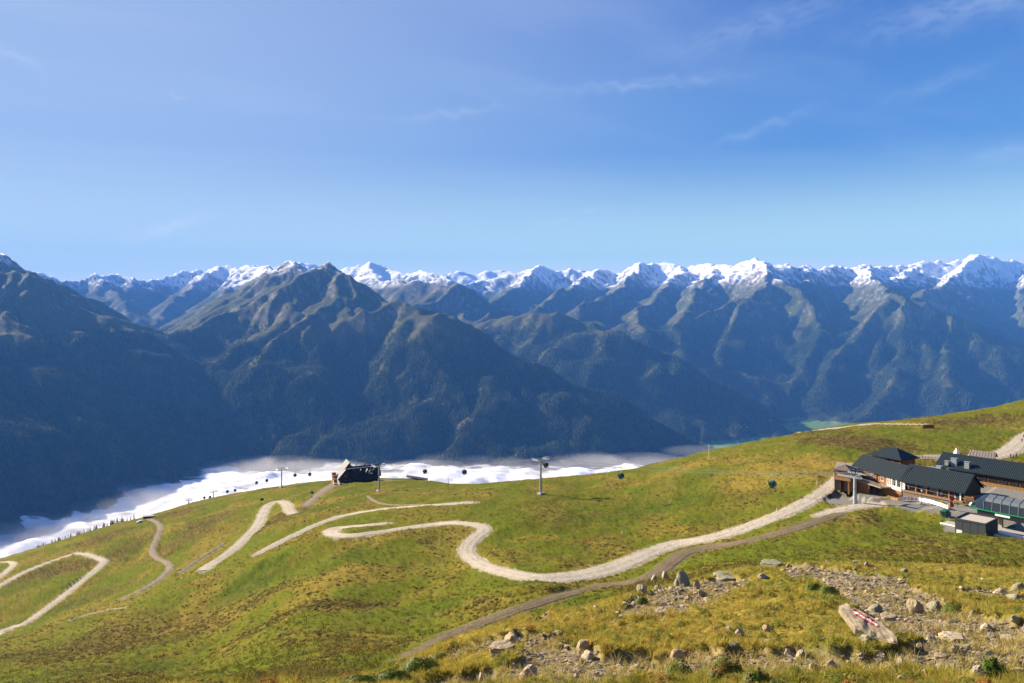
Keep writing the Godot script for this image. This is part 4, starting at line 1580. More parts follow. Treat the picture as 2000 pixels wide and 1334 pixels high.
# [u, v of the foot, width px, height px, turn, material 0 tan 1 grey 2 pale, mesh]
const ROCKS := [
	[1034, 1324, 38, 34, 0.4, 2, 0, "pale angular boulder beside the straw grass at the trail"],
	[1146, 1272, 46, 26, 1.0, 0, 1, "tan rock balanced on another rock above the trail"],
	[1150, 1289, 36, 18, 2.0, 2, 2, "pale rock beneath the balanced tan rock"],
	[942, 1334, 14, 22, 0.2, 2, 3, "white pointed stone standing in the trail dirt"],
	[980, 1277, 60, 24, 0.5, 0, 4, "low tan slab in the bare scar below the turf"],
	[1000, 1258, 46, 22, 1.5, 0, 5, "broad tan rock at the head of the bare scar"],
	[918, 1276, 14, 10, 0.5, 2, 1, "small white stone in the bare scar"],
	[1329, 1292, 44, 28, 0.9, 0, 1, "orange tan boulder embedded at the edge of the leafy shrub"],
	[1278, 1312, 18, 16, 0.2, 1, 2, "lichened stone at the foot of the leafy shrub"],
	[1292, 1205, 34, 20, 0.6, 0, 4, "flat tan rock in the eroded hollow"],
	[1334, 1148, 40, 34, 0.3, 1, 2, "dark boulder capped with white in the eroded hollow"],
	[1363, 1149, 14, 18, 1.3, 0, 3, "upright tan stone behind the dark boulder"],
	[1300, 1134, 12, 20, 0.1, 2, 3, "pale standing stone at the lip of the slope"],
	[1278, 1134, 14, 16, 0.9, 2, 0, "pale stone beside the standing stone"],
	[1256, 1158, 20, 18, 0.7, 2, 3, "slanting pale stone in the green turf"],
	[1425, 1134, 66, 13, -0.55, 1, 4, "long grey outcrop slanting up the grassy crest"],
	[1372, 1166, 16, 16, 0.5, 0, 1, "tan block at the edge of the eroded hollow"],
	[1345, 1178, 28, 14, 0.9, 0, 5, "tan slab lying in the eroded hollow"],
	[1510, 1106, 50, 10, 0.2, 1, 4, "grey rock outcrop on the skyline of the slope"],
	[1490, 1131, 26, 12, 0.4, 2, 5, "flat pale rock just below the grey outcrop"],
	[1446, 1240, 22, 12, 0.3, 2, 2, "pale stone in the heap above the turf edge"],
	[1424, 1232, 16, 14, 1.3, 1, 0, "grey stone in the heap above the turf edge"],
	[1500, 1234, 16, 14, 0.3, 0, 3, "lone tan stone in the straw grass"],
	[1438, 1266, 22, 12, 0.7, 1, 3, "dark edged stone at the back of the trail"],
	[1540, 1282, 18, 18, 0.2, 2, 2, "first of two leaning pale stones in the trail"],
	[1566, 1286, 24, 22, 0.8, 2, 0, "second of two leaning pale stones in the trail"],
	[1590, 1310, 20, 18, 0.8, 2, 1, "pale block at the trail edge"],
	[1713, 1197, 34, 22, 0.5, 1, 0, "grey green lichened boulder behind the marked rock"],
	[1738, 1212, 40, 14, 0.9, 0, 4, "tan slab behind the marked rock"],
	[1794, 1198, 30, 30, 0.4, 0, 3, "upright split boulder casting a long shade"],
	[1828, 1192, 30, 22, 1.4, 1, 1, "pale grey boulder next to the split boulder"],
	[1903, 1202, 16, 12, 0.4, 1, 2, "round grey stone in the green cushion"],
	[1932, 1234, 36, 16, 0.7, 2, 5, "flat pale rock on the stony path"],
	[1686, 1284, 14, 11, 0.7, 2, 1, "round white stone below the marked rock"],
	[1722, 1294, 42, 26, 1.2, 0, 0, "broad tan boulder below the marked rock"],
	[1764, 1308, 16, 24, 0.2, 2, 3, "upright pale stone in the trail dirt"],
	[1792, 1316, 18, 22, 0.9, 0, 2, "squat tan stone in the trail dirt"],
	[1806, 1328, 18, 26, 1.5, 2, 1, "tall cracked pale stone in the trail dirt"],
	[1840, 1288, 30, 12, 0.4, 0, 4, "curved tan slab on the trail"],
	[1852, 1322, 20, 14, 0.4, 0, 5, "tan stone with a dark side by the cushion plants"],
	[1875, 1307, 16, 10, 0.4, 2, 4, "small flat pale stone by the cushion plants"],
	[1912, 1332, 38, 44, 0.2, 2, 0, "big curved pale boulder wrapped in green cushion plants"],
	[1958, 1318, 30, 18, 0.8, 1, 5, "yellow lichened slab behind the curved boulder"],
	[1868, 1256, 56, 20, -0.5, 2, 4, "long pale ridge of rock along the path"],
	[1822, 1258, 26, 20, -0.7, 0, 5, "leaning tan slab beside the shaded hollow"],
	[1800, 1270, 14, 16, 0.8, 0, 3, "pointed tan stone under the marked rock"],
	[1868, 1274, 24, 14, 0.4, 1, 2, "half buried grey stone along the path"],
	[1975, 1252, 36, 10, 0.2, 2, 4, "thin pale slab at the edge of the stony path"],
	[1990, 1216, 24, 16, 0.3, 1, 1, "grey boulder where the stony path bends"],
	[1768, 1118, 18, 10, 0.5, 1, 0, "dark topped rock on the brow of the slope"],
	[1694, 1104, 12, 8, 0.5, 2, 2, "small pale rock on the brow of the slope"],
	[1672, 1100, 14, 7, 0.5, 1, 4, "small flat rock on the brow of the slope"],
	[1960, 1164, 40, 14, 0.5, 2, 5, "pale rock in the boulder patch on the far slope"],
	[1986, 1172, 30, 14, 1.2, 1, 1, "grey rock in the boulder patch on the far slope"],
	[1994, 1150, 26, 16, 0.2, 1, 0, "dark rock in the boulder patch on the far slope"],
	[1165, 1190, 10, 8, 0.4, 2, 3, "small white rock alone in the green turf"],
	[806, 1302, 30, 24, 0.4, 1, 0, "grey rock under the shaded turf edge"],
	[1625, 1308, 34, 20, 0.4, 0, 5, "tan rock where the trail meets the straw grass"],
	[1770, 1333, 30, 14, 0.4, 0, 1, "tan boulder cut by dry grass at the trail edge"],
	[1690, 1322, 30, 20, 0.6, 1, 4, "yellow lichened slab in the dry grass"],
]

var stones: Array = []
var stone_mats: Array = []

func build_stones() -> void:
	for k in 6:
		stones.append(stone_mesh(60 + k, [17, 14, 19, 12, 15, 18][k], 0.09))
	stone_mats = [stone_material("tan_stone", Color(0.40, 0.315, 0.20), Color(0.17, 0.145, 0.10)), stone_material("grey_stone", Color(0.25, 0.235, 0.19), Color(0.30, 0.30, 0.09)), stone_material("pale_stone", Color(0.46, 0.385, 0.28), Color(0.22, 0.18, 0.12))]
	for q in ROCKS:
		var w := hit(q[0], q[1], 8.0, false)
		var d := -w.z
		var wid: float = q[2] / F * d
		var hei: float = q[3] / F * d
		var o := part("rock", stones[q[6]], stone_mats[q[5]], self)
		o.transform = Transform3D(Basis(Vector3.UP, q[4]) * Basis.from_scale(Vector3(wid, hei * 1.25, wid * 0.8)), Vector3(w.x, w.y + hei * 0.16, w.z - wid * 0.25))
		tag(o, q[7], "rock", "rocks on the stony slope")
	# smaller stones strewn along the worn ground
	var r := RandomNumberGenerator.new()
	r.seed = 77
	var made := 0
	var tries := 0
	while made < 230 and tries < 9000:
		tries += 1
		var d := 10.5 * exp(r.randf() * log(50.0 / 10.5))
		var x := r.randf_range(-0.12, 0.70) * d
		var tr := trail_at(x, d)
		if tr > 0.12 + 0.25 * r.randf():
			continue
		var size := (7.0 + 13.0 * pow(r.randf(), 2.0)) / F * d
		var o := part("rock", stones[r.randi() % 6], stone_mats[[0, 0, 2, 2, 1][r.randi() % 5]], self)
		o.transform = Transform3D(Basis(Vector3.UP, r.randf() * TAU) * Basis(Vector3.RIGHT, r.randf_range(-0.4, 0.4)) * Basis.from_scale(Vector3(size, size * r.randf_range(0.35, 0.8), size * r.randf_range(0.6, 1.0))), Vector3(x, ground(x, d) + size * 0.06, -d))
		var tone: String = {stone_mats[0]: "tan", stone_mats[1]: "grey", stone_mats[2]: "pale"}[o.material_override]
		tag(o, "%s %s stone lying loose in the worn dirt of the footpath" % [["tiny", "small", "middling"][clampi(int(size * F / d / 6.0) - 1, 0, 2)], tone], "stone", "loose %s stones on the footpath" % tone)
		made += 1
	# pebbles
	var each := func(buf: PackedFloat32Array, x: float, d: float, rr: RandomNumberGenerator) -> void:
		var tr := trail_at(x, d)
		if tr + 0.3 * noise_c.get_noise_2d(x / 0.8, d / 0.8) > 0.05 and rr.randf() > 0.012:
			return
		var size := (1.5 + 7.0 * pow(rr.randf(), 2.2)) / F * d
		var b := Basis(Vector3.UP, rr.randf() * TAU) * Basis.from_scale(Vector3(size, size * rr.randf_range(0.5, 0.9), size * rr.randf_range(0.6, 1.0)))
		put_buf(buf, b, Vector3(x, ground_full(x, d, [99.0, 0.0, 0], tr) + size * 0.1, -d), Color(0.34, 0.275, 0.175).lerp(Color(0.16, 0.135, 0.095), rr.randf()) * rr.randf_range(0.7, 1.25))
	var buf := scatter(90000, 10.0, 55.0, -0.15, 0.70, 51, each)
	multi("gravel", stone_mesh(90, 8), buf, leaf_material("pebbles"), "loose gravel and pebbles covering the footpath", "gravel")
	build_marked_rock()
	print("stones ", Time.get_ticks_msec())

# the split boulder with the painted red, white and red trail mark
func build_marked_rock() -> void:
	var w := hit(1700, 1256, 8.0, false)
	var d := -w.z
	var k := 0.9 * d / F
	var o := thing("marked_rock", "split lichened boulder with a red and white painted trail mark", "rock", w)
	# in the picture plane: pixel offsets from the foot, then depth away from the eye
	var at := func(x: float, y: float, z: float) -> Vector3: return Vector3(x * k, y * k, -z * k)
	var front: Array = []
	for q in [[-44, 58], [-29, 66], [22, 46], [40, 28], [38, 16], [10, 14], [-26, 26]]:
		front.append(at.call(q[0], q[1], 0.95 * q[1] - 0.75 * q[0] - 30.0))
	var back: Array = []
	for p in front:
		back.append(p + at.call(10, -24, 26))
	var p0: Vector3 = front[1]
	var ax := ((front[2] as Vector3) - p0)
	var ay := ((front[6] as Vector3) - p0)
	var nn := ax.cross(ay).normalized()
	if nn.z < 0.0:
		nn = -nn
	# weathered surface: every point moved in and out along the face
	var worn := func(p: Vector3) -> Vector3:
		return p + nn * (0.05 * noise_a.get_noise_3dv(p * 2.6) + 0.02 * noise_a.get_noise_3dv(p * 9.0))
	var tris: Array = []
	for q in 7:
		var e := (q + 1) % 7
		tris.append([front[q], back[q], back[e]])
		tris.append([front[q], back[e], front[e]])
	for q in range(1, 6):
		tris.append([front[0], front[q], front[q + 1]])
		tris.append([back[0], back[q + 1], back[q]])
	for level in 4:
		var finer: Array = []
		for t in tris:
			var ab: Vector3 = (t[0] + t[1]) * 0.5
			var bc: Vector3 = (t[1] + t[2]) * 0.5
			var ca: Vector3 = (t[2] + t[0]) * 0.5
			finer.append([t[0], ab, ca])
			finer.append([ab, t[1], bc])
			finer.append([ca, bc, t[2]])
			finer.append([ab, bc, ca])
		tris = finer
	var upper := Shape.new()
	for t in tris:
		upper.tri(worn.call(t[0]), worn.call(t[1]), worn.call(t[2]))
	part("upper_slab", upper.mesh(), stone_mats[2], o)
	var lower := part("lower_block", stones[2], stone_mats[1], o)
	lower.transform = Transform3D(Basis(Vector3.UP, 0.5) * Basis.from_scale(Vector3(84 * k, 44 * k, 60 * k)), at.call(12, 6, 8))
	# painted bars follow the worn face; flakes have come off
	var red := mat("trail_red", lin(0.42, 0.07, 0.07), 0.8)
	var white := mat("trail_white", lin(0.72, 0.69, 0.66), 0.8)
	for bar in 3:
		var s := Shape.new()
		var nx := 34
		var ny := 5
		for j in ny:
			for i in nx:
				if noise_a.get_noise_2d(i * 0.31 + bar * 9.0, (j + bar * ny) * 0.31) > (0.32 if i > 2 and i < nx - 3 else 0.02):
					continue
				var c: Array = []
				for g in [[i, j], [i + 1, j], [i + 1, j + 1], [i, j + 1]]:
					var tx: float = 0.14 + 0.70 * g[0] / nx
					var ty: float = 0.08 + 0.10 * bar + 0.10 * g[1] / ny + 0.012 * sin(tx * 17.0)
					c.append((worn.call(p0 + ax * tx + ay * ty) as Vector3) + nn * 0.007)
				s.quad(c[0], c[3], c[2], c[1])
		part("painted_bar", s.mesh(), white if bar == 1 else red, o)

func build_shrubs() -> void:
	# leafy bilberry shrubs in front
	var spots := [[1330, 1330, 70, 40, "green leafy bilberry shrub below the embedded boulder"], [1420, 1326, 80, 44, "wide leafy bilberry shrub with red tinged leaves beside the trail"], [1480, 1338, 60, 30, "reddish bilberry shrub in the dry grass"], [820, 1308, 80, 24, "dark green shrub hanging over the shaded turf edge"], [765, 1328, 80, 18, "dark green shrub at the bottom of the turf bank"], [1940, 1322, 60, 40, "green cushion shrub behind the curved boulder"], [1620, 1160, 40, 18, "rounded green shrub on the grassy slope"], [1590, 1152, 34, 16, "small rounded green shrub on the grassy slope"], [1255, 1180, 30, 16, "green shrub on the turf above the dirt track"], [1052, 1212, 22, 8, "dark green shrub patch below the dirt track"], [1870, 1196, 60, 20, "green cushion shrub among the grey boulders"], [860, 1292, 50, 16, "leafy shrub at the foot of the bare scar"], [700, 1336, 70, 14, "olive shrub in the shaded turf"]]
	var lm := leaf_material("shrub_leaves", 0.5, 0.6)
	var wood := mat("shrub_wood", lin(0.07, 0.05, 0.035), 0.9)
	var k := 0
	for q in spots:
		k += 1
		var w := hit(q[0], q[1], 8.0, false)
		var d := -w.z
		var wid: float = q[2] / F * d
		var hei: float = q[3] / F * d
		var o := thing("shrub", q[4], "shrub", w, 0.0, "low shrubs on the stony slope")
		var r := RandomNumberGenerator.new()
		r.seed = 300 + k
		var v := PackedVector3Array()
		var n := PackedVector3Array()
		var c := PackedColorArray()
		var leaf := 0.022
		for i in 1500:
			var a := r.randf() * TAU
			var rad := sqrt(r.randf())
			var lump := 0.75 + 0.5 * noise_c.get_noise_2d(cos(a) * rad * 2.2 + k, sin(a) * rad * 2.2)
			var up := sqrt(maxf(0.0, 1.0 - rad * rad)) * hei * lump * r.randf_range(0.55, 1.05)
			var p := Vector3(cos(a) * rad * wid * 0.5, up, sin(a) * rad * wid * 0.4)
			var out := Vector3(cos(a) * rad, 0.7, sin(a) * rad + 0.2).normalized()
			var e := out.cross(Vector3(r.randf() - 0.5, r.randf() - 0.5, r.randf() - 0.5)).normalized()
			var f := out.cross(e)
			var tone := Color(0.045, 0.085, 0.014).lerp(Color(0.12, 0.155, 0.022), r.randf())
			if k in [2, 3] and r.randf() < 0.22:
				tone = Color(0.22, 0.05, 0.025)
			for m in [p - f * leaf, p + e * leaf * 0.7, p + f * leaf * 1.4, p - f * leaf, p + f * leaf * 1.4, p - e * leaf * 0.7]:
				v.append(m)
				n.append(f.cross(e))
				c.append(tone)
		var arr := []
		arr.resize(Mesh.ARRAY_MAX)
		arr[Mesh.ARRAY_VERTEX] = v
		arr[Mesh.ARRAY_NORMAL] = n
		arr[Mesh.ARRAY_COLOR] = c
		var am := ArrayMesh.new()
		am.add_surface_from_arrays(Mesh.PRIMITIVE_TRIANGLES, arr)
		part("foliage", am, lm, o)
		var st := Shape.new()
		for i in 7:
			var a := TAU * i / 7.0
			st.tube(Vector3(cos(a) * 0.03, -0.05, sin(a) * 0.03), Vector3(cos(a) * wid * 0.3, hei * 0.5, sin(a) * wid * 0.25), 0.008, 0.004, 4)
		part("stem", st.mesh(), wood, o)

# ---------------------------------------------------------------- buildings
# frame at plan point (x, distance), local x along the plan direction, local z to the outside on its left
func plan_frame(x: float, d: float, along: Vector2, y: float) -> Transform3D:
	var ax := Vector3(along.x, 0, -along.y).normalized()
	return Transform3D(Basis(ax, Vector3.UP, ax.cross(Vector3.UP)), Vector3(x, y, -d))

func place(called: String, label: String, category: String, t: Transform3D, group := "") -> Node3D:
	var o := thing(called, label, category, Vector3.ZERO, 0.0, group)
	o.transform = t
	return o

func bx(called: String, mid: Vector3, size: Vector3, m: Material, parent: Node) -> MeshInstance3D:
	var s := Shape.new()
	s.box(mid, size)
	return part(called, s.mesh(), m, parent)

func wood_material(key: String, c: Color) -> StandardMaterial3D:
	if mats.has(key):
		return mats[key]
	var m := mat(key, c, 0.75)
	m.albedo_texture = grain_texture(128, key.hash() % 900, 0.05, Color(0.66, 0.62, 0.58), Color(1, 1, 1), 4)
	m.uv1_triplanar = true
	m.uv1_world_triplanar = true
	m.uv1_scale = Vector3(0.25, 3.0, 0.25)
	return m

func window(parent: Node, x: float, y: float, w: float, h: float, z: float, frame_m: Material, bars := 1) -> void:
	var f := Shape.new()
	f.box(Vector3(x, y + h * 0.5 + 0.05, z), Vector3(w + 0.2, 0.1, 0.14))
	f.box(Vector3(x, y - h * 0.5 - 0.05, z + 0.02), Vector3(w + 0.24, 0.1, 0.2))
	for q in [-1, 1]:
		f.box(Vector3(x + q * (w * 0.5 + 0.05), y, z), Vector3(0.1, h, 0.14))
	for b in range(1, bars + 1):
		f.box(Vector3(x - w * 0.5 + w * b / (bars + 1), y, z - 0.01), Vector3(0.06, h, 0.1))
	var o := part("window", f.mesh(), frame_m, parent)
	var p := Shape.new()
	p.box(Vector3(x, y, z - 0.03), Vector3(w, h, 0.02))
	part("pane", p.mesh(), mats["glass"], o)

# ribbed roof slope: a slab from the eave line to the ridge line with raised ribs running up it
func roof_slope(x0: float, x1: float, eave: Vector2, ridge: Vector2, pitch := 0.6, thick := 0.22) -> Shape:
	var s := Shape.new()
	var a := [Vector3(x0, eave.y, eave.x), Vector3(x1, eave.y, eave.x), Vector3(x1, ridge.y, ridge.x), Vector3(x0, ridge.y, ridge.x)]
	var dn := Vector3(0, -thick, 0)
	s.loft(PackedVector3Array([a[0], a[3], a[2], a[1]]), PackedVector3Array([a[0] + dn, a[3] + dn, a[2] + dn, a[1] + dn]))
	var n := int((x1 - x0) / pitch)
	var up := Vector3(0, ridge.y - eave.y, ridge.x - eave.x)
	var nn := Vector3(0, absf(up.z), absf(up.y) * signf(-up.z)).normalized()
	var rows := 9
	for k in n + 1:
		var x := x0 + (x1 - x0) * (k + 0.5) / (n + 1)
		for j in rows:
			var p := Vector3(x, eave.y, eave.x) + up * (float(j) / rows)
			var q := Vector3(x, eave.y, eave.x) + up * (float(j + 1) / rows)
			var w := Vector3(0.13, 0, 0)
			# each tile's lower end stands proud of the one below
			s.tri(p - w, p + nn * 0.14, p + w)
			s.quad(p - w, q - w, q + nn * 0.035, p + nn * 0.14)
			s.quad(p + nn * 0.14, q + nn * 0.035, q + w, p + w)
	return s

func railing(parent: Node, a: Vector3, b: Vector3, h: float, m: Material, posts: int) -> void:
	var s := Shape.new()
	var along := b - a
	for k in posts:
		var p := a + along * (float(k) / (posts - 1))
		s.box(p + Vector3(0, h * 0.5, 0), Vector3(0.09, h, 0.09))
	var dir := along.normalized()
	for y in [0.12, h * 0.5, h]:
		s.tube(a + Vector3(0, y, 0), b + Vector3(0, y, 0), 0.05, 0.05, 4)
	part("railing", s.mesh(), m, parent)

func chimney(parent: Node, at: Vector3, size: Vector3) -> void:
	var o := bx("chimney", at + Vector3(0, size.y * 0.5, 0), size, mats["sheet_metal"], parent)
	var s := Shape.new()
	s.box(at + Vector3(0, size.y + 0.12, 0), Vector3(size.x + 0.25, 0.1, size.z + 0.25))
	part("cap", s.mesh(), mats["sheet_metal"], o)

func building_materials() -> void:
	var g := mat("glass", lin(0.015, 0.018, 0.022), 0.08)
	g.metallic_specular = 0.6
	mat("roof_tile", lin(0.013, 0.024, 0.030), 0.6)
	mat("roof_slate", lin(0.062, 0.070, 0.080), 0.6)
	mat("roof_dark", lin(0.022, 0.022, 0.026), 0.7)
	mat("plaster", lin(0.78, 0.76, 0.72), 0.9)
	mat("sheet_metal", lin(0.34, 0.38, 0.40), 0.4, 0.5)
	mat("station_roof", lin(0.10, 0.12, 0.14), 0.6)
	mat("galvanised", lin(0.34, 0.37, 0.37), 0.55, 0.4)
	mat("dark_metal", lin(0.06, 0.065, 0.07), 0.5, 0.2)
	mat("anthracite", lin(0.048, 0.056, 0.060), 0.7)
	mat("black", lin(0.012, 0.012, 0.013), 0.6)
	mat("green_paint", lin(0.015, 0.22, 0.10), 0.4)
	mat("cabin_green", lin(0.012, 0.085, 0.060), 0.3)
	mat("concrete", lin(0.34, 0.32, 0.29), 0.95)
	mat("pale_gravel_roof", lin(0.40, 0.36, 0.31), 0.95)
	mat("white_paint", lin(0.75, 0.75, 0.73), 0.6)
	mat("red_cloth", lin(0.55, 0.03, 0.025), 0.8)
	mat("orange_net", lin(0.62, 0.22, 0.02), 0.8)
	mat("cable", lin(0.16, 0.17, 0.18), 0.6, 0.3)
	wood_material("larch", lin(0.34, 0.155, 0.045))
	wood_material("larch_light", lin(0.42, 0.25, 0.10))
	wood_material("wood_dark", lin(0.11, 0.062, 0.032))
	wood_material("wood_grey", lin(0.27, 0.22, 0.17))
	wood_material("deck", lin(0.42, 0.36, 0.28))

func gable_wall(x: float, w: float, eave_z: float, base: float, eave: float, ridge: float, thick: float) -> Shape:
	var s := Shape.new()
	var z0 := eave_z - 0.8
	var z1 := eave_z - 2.0 * w + 0.8
	var a := PackedVector3Array([Vector3(x, base, z0), Vector3(x, base, z1), Vector3(x, eave + 0.2, z1), Vector3(x, ridge - 0.45, eave_z - w), Vector3(x, eave + 0.2, z0)])
	var b := PackedVector3Array()
	for p in a:
		b.append(p + Vector3(thick, 0, 0))
	s.loft(a, b)
	return s

func build_upper_lodge() -> void:
	var tile: Material = mats["roof_tile"]
	var larch: Material = mats["larch"]
	# wing with the wooden facade
	var t := plan_frame(112.3, 253.6, Vector2(5.3, -20.6), 0.0)
	var o := place("mountain_restaurant", "long wooden mountain restaurant with a dark tiled roof, joined to the glazed dining hall", "building", t)
	var ey := -51.4
	var ry := -47.6
	var L := 21.2
	part("roof", roof_slope(-0.6, L, Vector2(0, ey), Vector2(-4.7, ry)).mesh(), tile, o)
	part("roof", roof_slope(-0.6, L, Vector2(-9.4, ey), Vector2(-4.7, ry)).mesh(), tile, o)
	bx("wall", Vector3(L * 0.5, -54.6, -4.7), Vector3(L - 0.4, 6.4, 7.6), larch, o)
	part("gable", gable_wall(0.2, 4.7, 0.0, -57.6, ey, ry, 0.3).mesh(), larch, o)
	for k in 3:
		window(o, 4.2 + 4.4 * k, -52.8, 1.1, 1.2, -0.86, mats["white_paint"])
	bx("corner_post", Vector3(10.5, -53.2, -0.8), Vector3(0.35, 3.4, 0.3), mats["wood_dark"], o)
	# white plastered piece next to the hall
	bx("plaster_wall", Vector3(18.2, -53.3, -0.75), Vector3(6.0, 3.2, 0.3), mats["plaster"], o)
	for k in 3:
		window(o, 16.2 + 2.0 * k, -52.75, 1.15, 1.7, -0.58, mats["wood_dark"], 0)
	# balcony deck with its railing and the timber store below
	bx("deck", Vector3(8.5, -54.55, 1.2), Vector3(17.0, 0.25, 4.0), mats["deck"], o)
	railing(o, Vector3(0.2, -54.4, 3.1), Vector3(16.8, -54.4, 3.1), 1.05, mats["wood_grey"], 15)
	for k in 15:
		var sx := 0.8 + 1.1 * k
		for j in 4:
			bx("baluster", Vector3(sx + 0.27 * j, -53.9, 3.1), Vector3(0.1, 0.9, 0.05), mats["wood_grey"], o)
	bx("store_front", Vector3(8.6, -56.6, 2.7), Vector3(5.6, 3.6, 0.3), larch, o)
	for k in 7:
		bx("plank", Vector3(8.6, -58.1 + 0.5 * k, 2.88), Vector3(5.4, 0.42, 0.06), larch, o)
	bx("corner_post", Vector3(11.5, -56.6, 2.7), Vector3(0.3, 3.7, 0.4), mats["wood_dark"], o)
	bx("garage_back", Vector3(2.8, -56.6, 0.2), Vector3(5.8, 3.7, 0.3), mats["wood_dark"], o)
	for k in 2:
		bx("pillar", Vector3(0.2 + 5.2 * k, -56.6, 2.8), Vector3(0.6, 3.9, 0.6), larch, o)
	bx("plinth", Vector3(0.2, -58.3, 2.85), Vector3(0.9, 0.8, 0.9), mats["plaster"], o)
	# dining hall
	t = plan_frame(117.6, 233.0, Vector2(10.2, -15.2), 0.0)
	o = place("dining_hall", "glazed dining hall under a dark ribbed tile roof facing the gravel forecourt", "building", t)
	ry = -47.0
	L = 18.4
	part("roof", roof_slope(0.0, L + 0.6, Vector2(0.25, ey - 0.15), Vector2(-5.5, ry)).mesh(), tile, o)
	part("roof", roof_slope(0.0, L + 0.6, Vector2(-11.0, ey), Vector2(-5.5, ry)).mesh(), tile, o)
	bx("wall", Vector3(L * 0.5, -53.9, -5.9), Vector3(L - 0.2, 5.0, 8.6), mats["wood_dark"], o)
	part("gable", gable_wall(L - 0.3, 5.5, 0.0, -56.4, ey, ry, 0.3).mesh(), mats["wood_dark"], o)
	bx("plaster_wall", Vector3(0.6, -53.2, -0.9), Vector3(1.2, 3.0, 0.3), mats["plaster"], o)
	for k in 5:
		var x := 2.9 + 3.2 * k
		bx("post", Vector3(x + 1.6, -53.0, -0.9), Vector3(0.35, 2.9, 0.35), mats["larch_light"] if k < 4 else mats["plaster"], o)
		window(o, x, -52.95, 2.7, 2.1, -1.4, mats["wood_dark"], 1)
		if k != 2:
			bx("curtain", Vector3(x - 0.9 + 0.7 * (k % 3), -53.4, -1.30), Vector3(0.45, 0.8, 0.04), mats["white_paint"], o)
	bx("parapet", Vector3(9.6, -54.35, -0.3), Vector3(17.4, 0.5, 0.6), mats["larch_light"], o)
	bx("base_wall", Vector3(9.6, -55.6, -0.5), Vector3(17.6, 2.4, 0.5), mats["wood_grey"], o)
	bx("side_porch", Vector3(L + 1.4, -53.6, -1.2), Vector3(2.4, 2.6, 1.6), mats["larch"], o)
	bx("door", Vector3(L + 1.4, -53.7, -0.37), Vector3(1.7, 1.7, 0.06), mats["wood_dark"], o)
	chimney(o, Vector3(8.4, -48.6, -6.6), Vector3(1.5, 2.1, 1.2))
	# vent hood with a round mouth, behind the ridge
	var hood := Shape.new()
	hood.box(Vector3(11.3, -47.4, -7.0), Vector3(1.6, 1.6, 1.6))
	hood.tube(Vector3(11.3, -46.9, -6.3), Vector3(11.3, -46.9, -5.7), 0.55, 0.55, 10)
	part("vent_hood", hood.mesh(), mats["dark_metal"], o)
	# corner porch with a shingled hip roof
	t = plan_frame(107.5, 244.4, Vector2(3.4, 3.3), 0.0)
	o = place("corner_porch", "small timber corner porch with a weathered shingle hip roof", "porch", t)
	part("roof", hip_roof(5.0, 5.0, -51.0, -49.6, 0.4).mesh(), wood_material("shingle", lin(0.24, 0.21, 0.19)), o)
	bx("wall", Vector3(2.5, -52.5, -2.5), Vector3(4.4, 3.0, 4.4), larch, o)
	for k in 2:
		window(o, 1.6 + 1.9 * k, -52.0, 0.9, 1.0, -0.24, mats["white_paint"])
	bx("floor_band", Vector3(2.5, -54.0, -2.4), Vector3(5.2, 0.7, 5.2), mats["larch_light"], o)
	for k in 2:
		bx("pillar", Vector3(0.3 + 4.4 * k, -56.4, -0.4), Vector3(0.5, 4.2, 0.5), larch, o)
	bx("garage_back", Vector3(2.5, -56.4, -3.2), Vector3(4.4, 4.2, 0.3), mats["wood_dark"], o)
	# pale terrace behind it
	t = plan_frame(104.5, 249.5, Vector2(5.0, 10.0), 0.0)
	o = place("sun_terrace", "pale wooden sun terrace behind the shingled porch", "terrace", t)
	bx("floor", Vector3(6.5, -51.6, 3.5), Vector3(13.0, 0.3, 7.0), mats["deck"], o)
	for k in 12:
		bx("board", Vector3(0.55 + 1.08 * k, -51.42, 3.5), Vector3(1.0, 0.05, 6.9), mats["deck"], o)
	bx("retaining_wall", Vector3(6.5, -55.0, 3.5), Vector3(12.6, 6.5, 6.6), mats["wood_grey"], o)
	# hipped pavilion behind the restaurant
	t = plan_frame(126.4, 250.0, Vector2(0.89, 0.45), 0.0)
	o = place("pavilion", "pavilion with a dark pyramid roof behind the restaurant", "building", t)
	t = plan_frame(121.2, 260.2, Vector2(0.45, -0.89), 0.0)
	o.transform = t
	part("roof", hip_roof(11.6, 8.4, -48.5, -45.7, 0.5, 0.12).mesh(), tile, o)
	bx("wall", Vector3(5.8, -51.2, -4.2), Vector3(10.6, 5.8, 7.4), larch, o)
	for k in 4:
		window(o, 1.8 + 2.6 * k, -49.7, 1.3, 1.0, -0.48, mats["wood_dark"])
	# long back building
	t = plan_frame(136.0, 246.7, Vector2(0.6, -0.8), 0.0)
	o = place("lift_hall", "long building with a dark tiled roof behind the open terrace", "building", t)
	L = 34.0
	part("roof", roof_slope(-0.4, L, Vector2(0, -50.0), Vector2(-6, -46.0)).mesh(), tile, o)
	part("roof", roof_slope(-0.4, L, Vector2(-12, -50.0), Vector2(-6, -46.0)).mesh(), tile, o)
	bx("wall", Vector3(L * 0.5, -53.0, -6.0), Vector3(L - 0.6, 6.2, 10.0), mats["wood_dark"], o)
	part("gable", gable_wall(0.0, 6.0, 0.0, -56.0, -50.0, -46.0, 0.3).mesh(), larch, o)
	for k in 8:
		window(o, 10.5 + 2.9 * k, -51.5, 2.0, 1.3, -0.95, mats["wood_dark"])
	bx("balcony_front", Vector3(21.5, -52.9, 0.9), Vector3(24.0, 1.3, 0.25), mats["larch_light"], o)
	for k in 24:
		bx("balcony_board", Vector3(10.0 + 1.0 * k, -52.9, 1.06), Vector3(0.92, 1.2, 0.06), mats["larch_light"], o)
	bx("balcony_floor", Vector3(21.5, -53.6, 0.0), Vector3(24.0, 0.25, 2.0), mats["deck"], o)
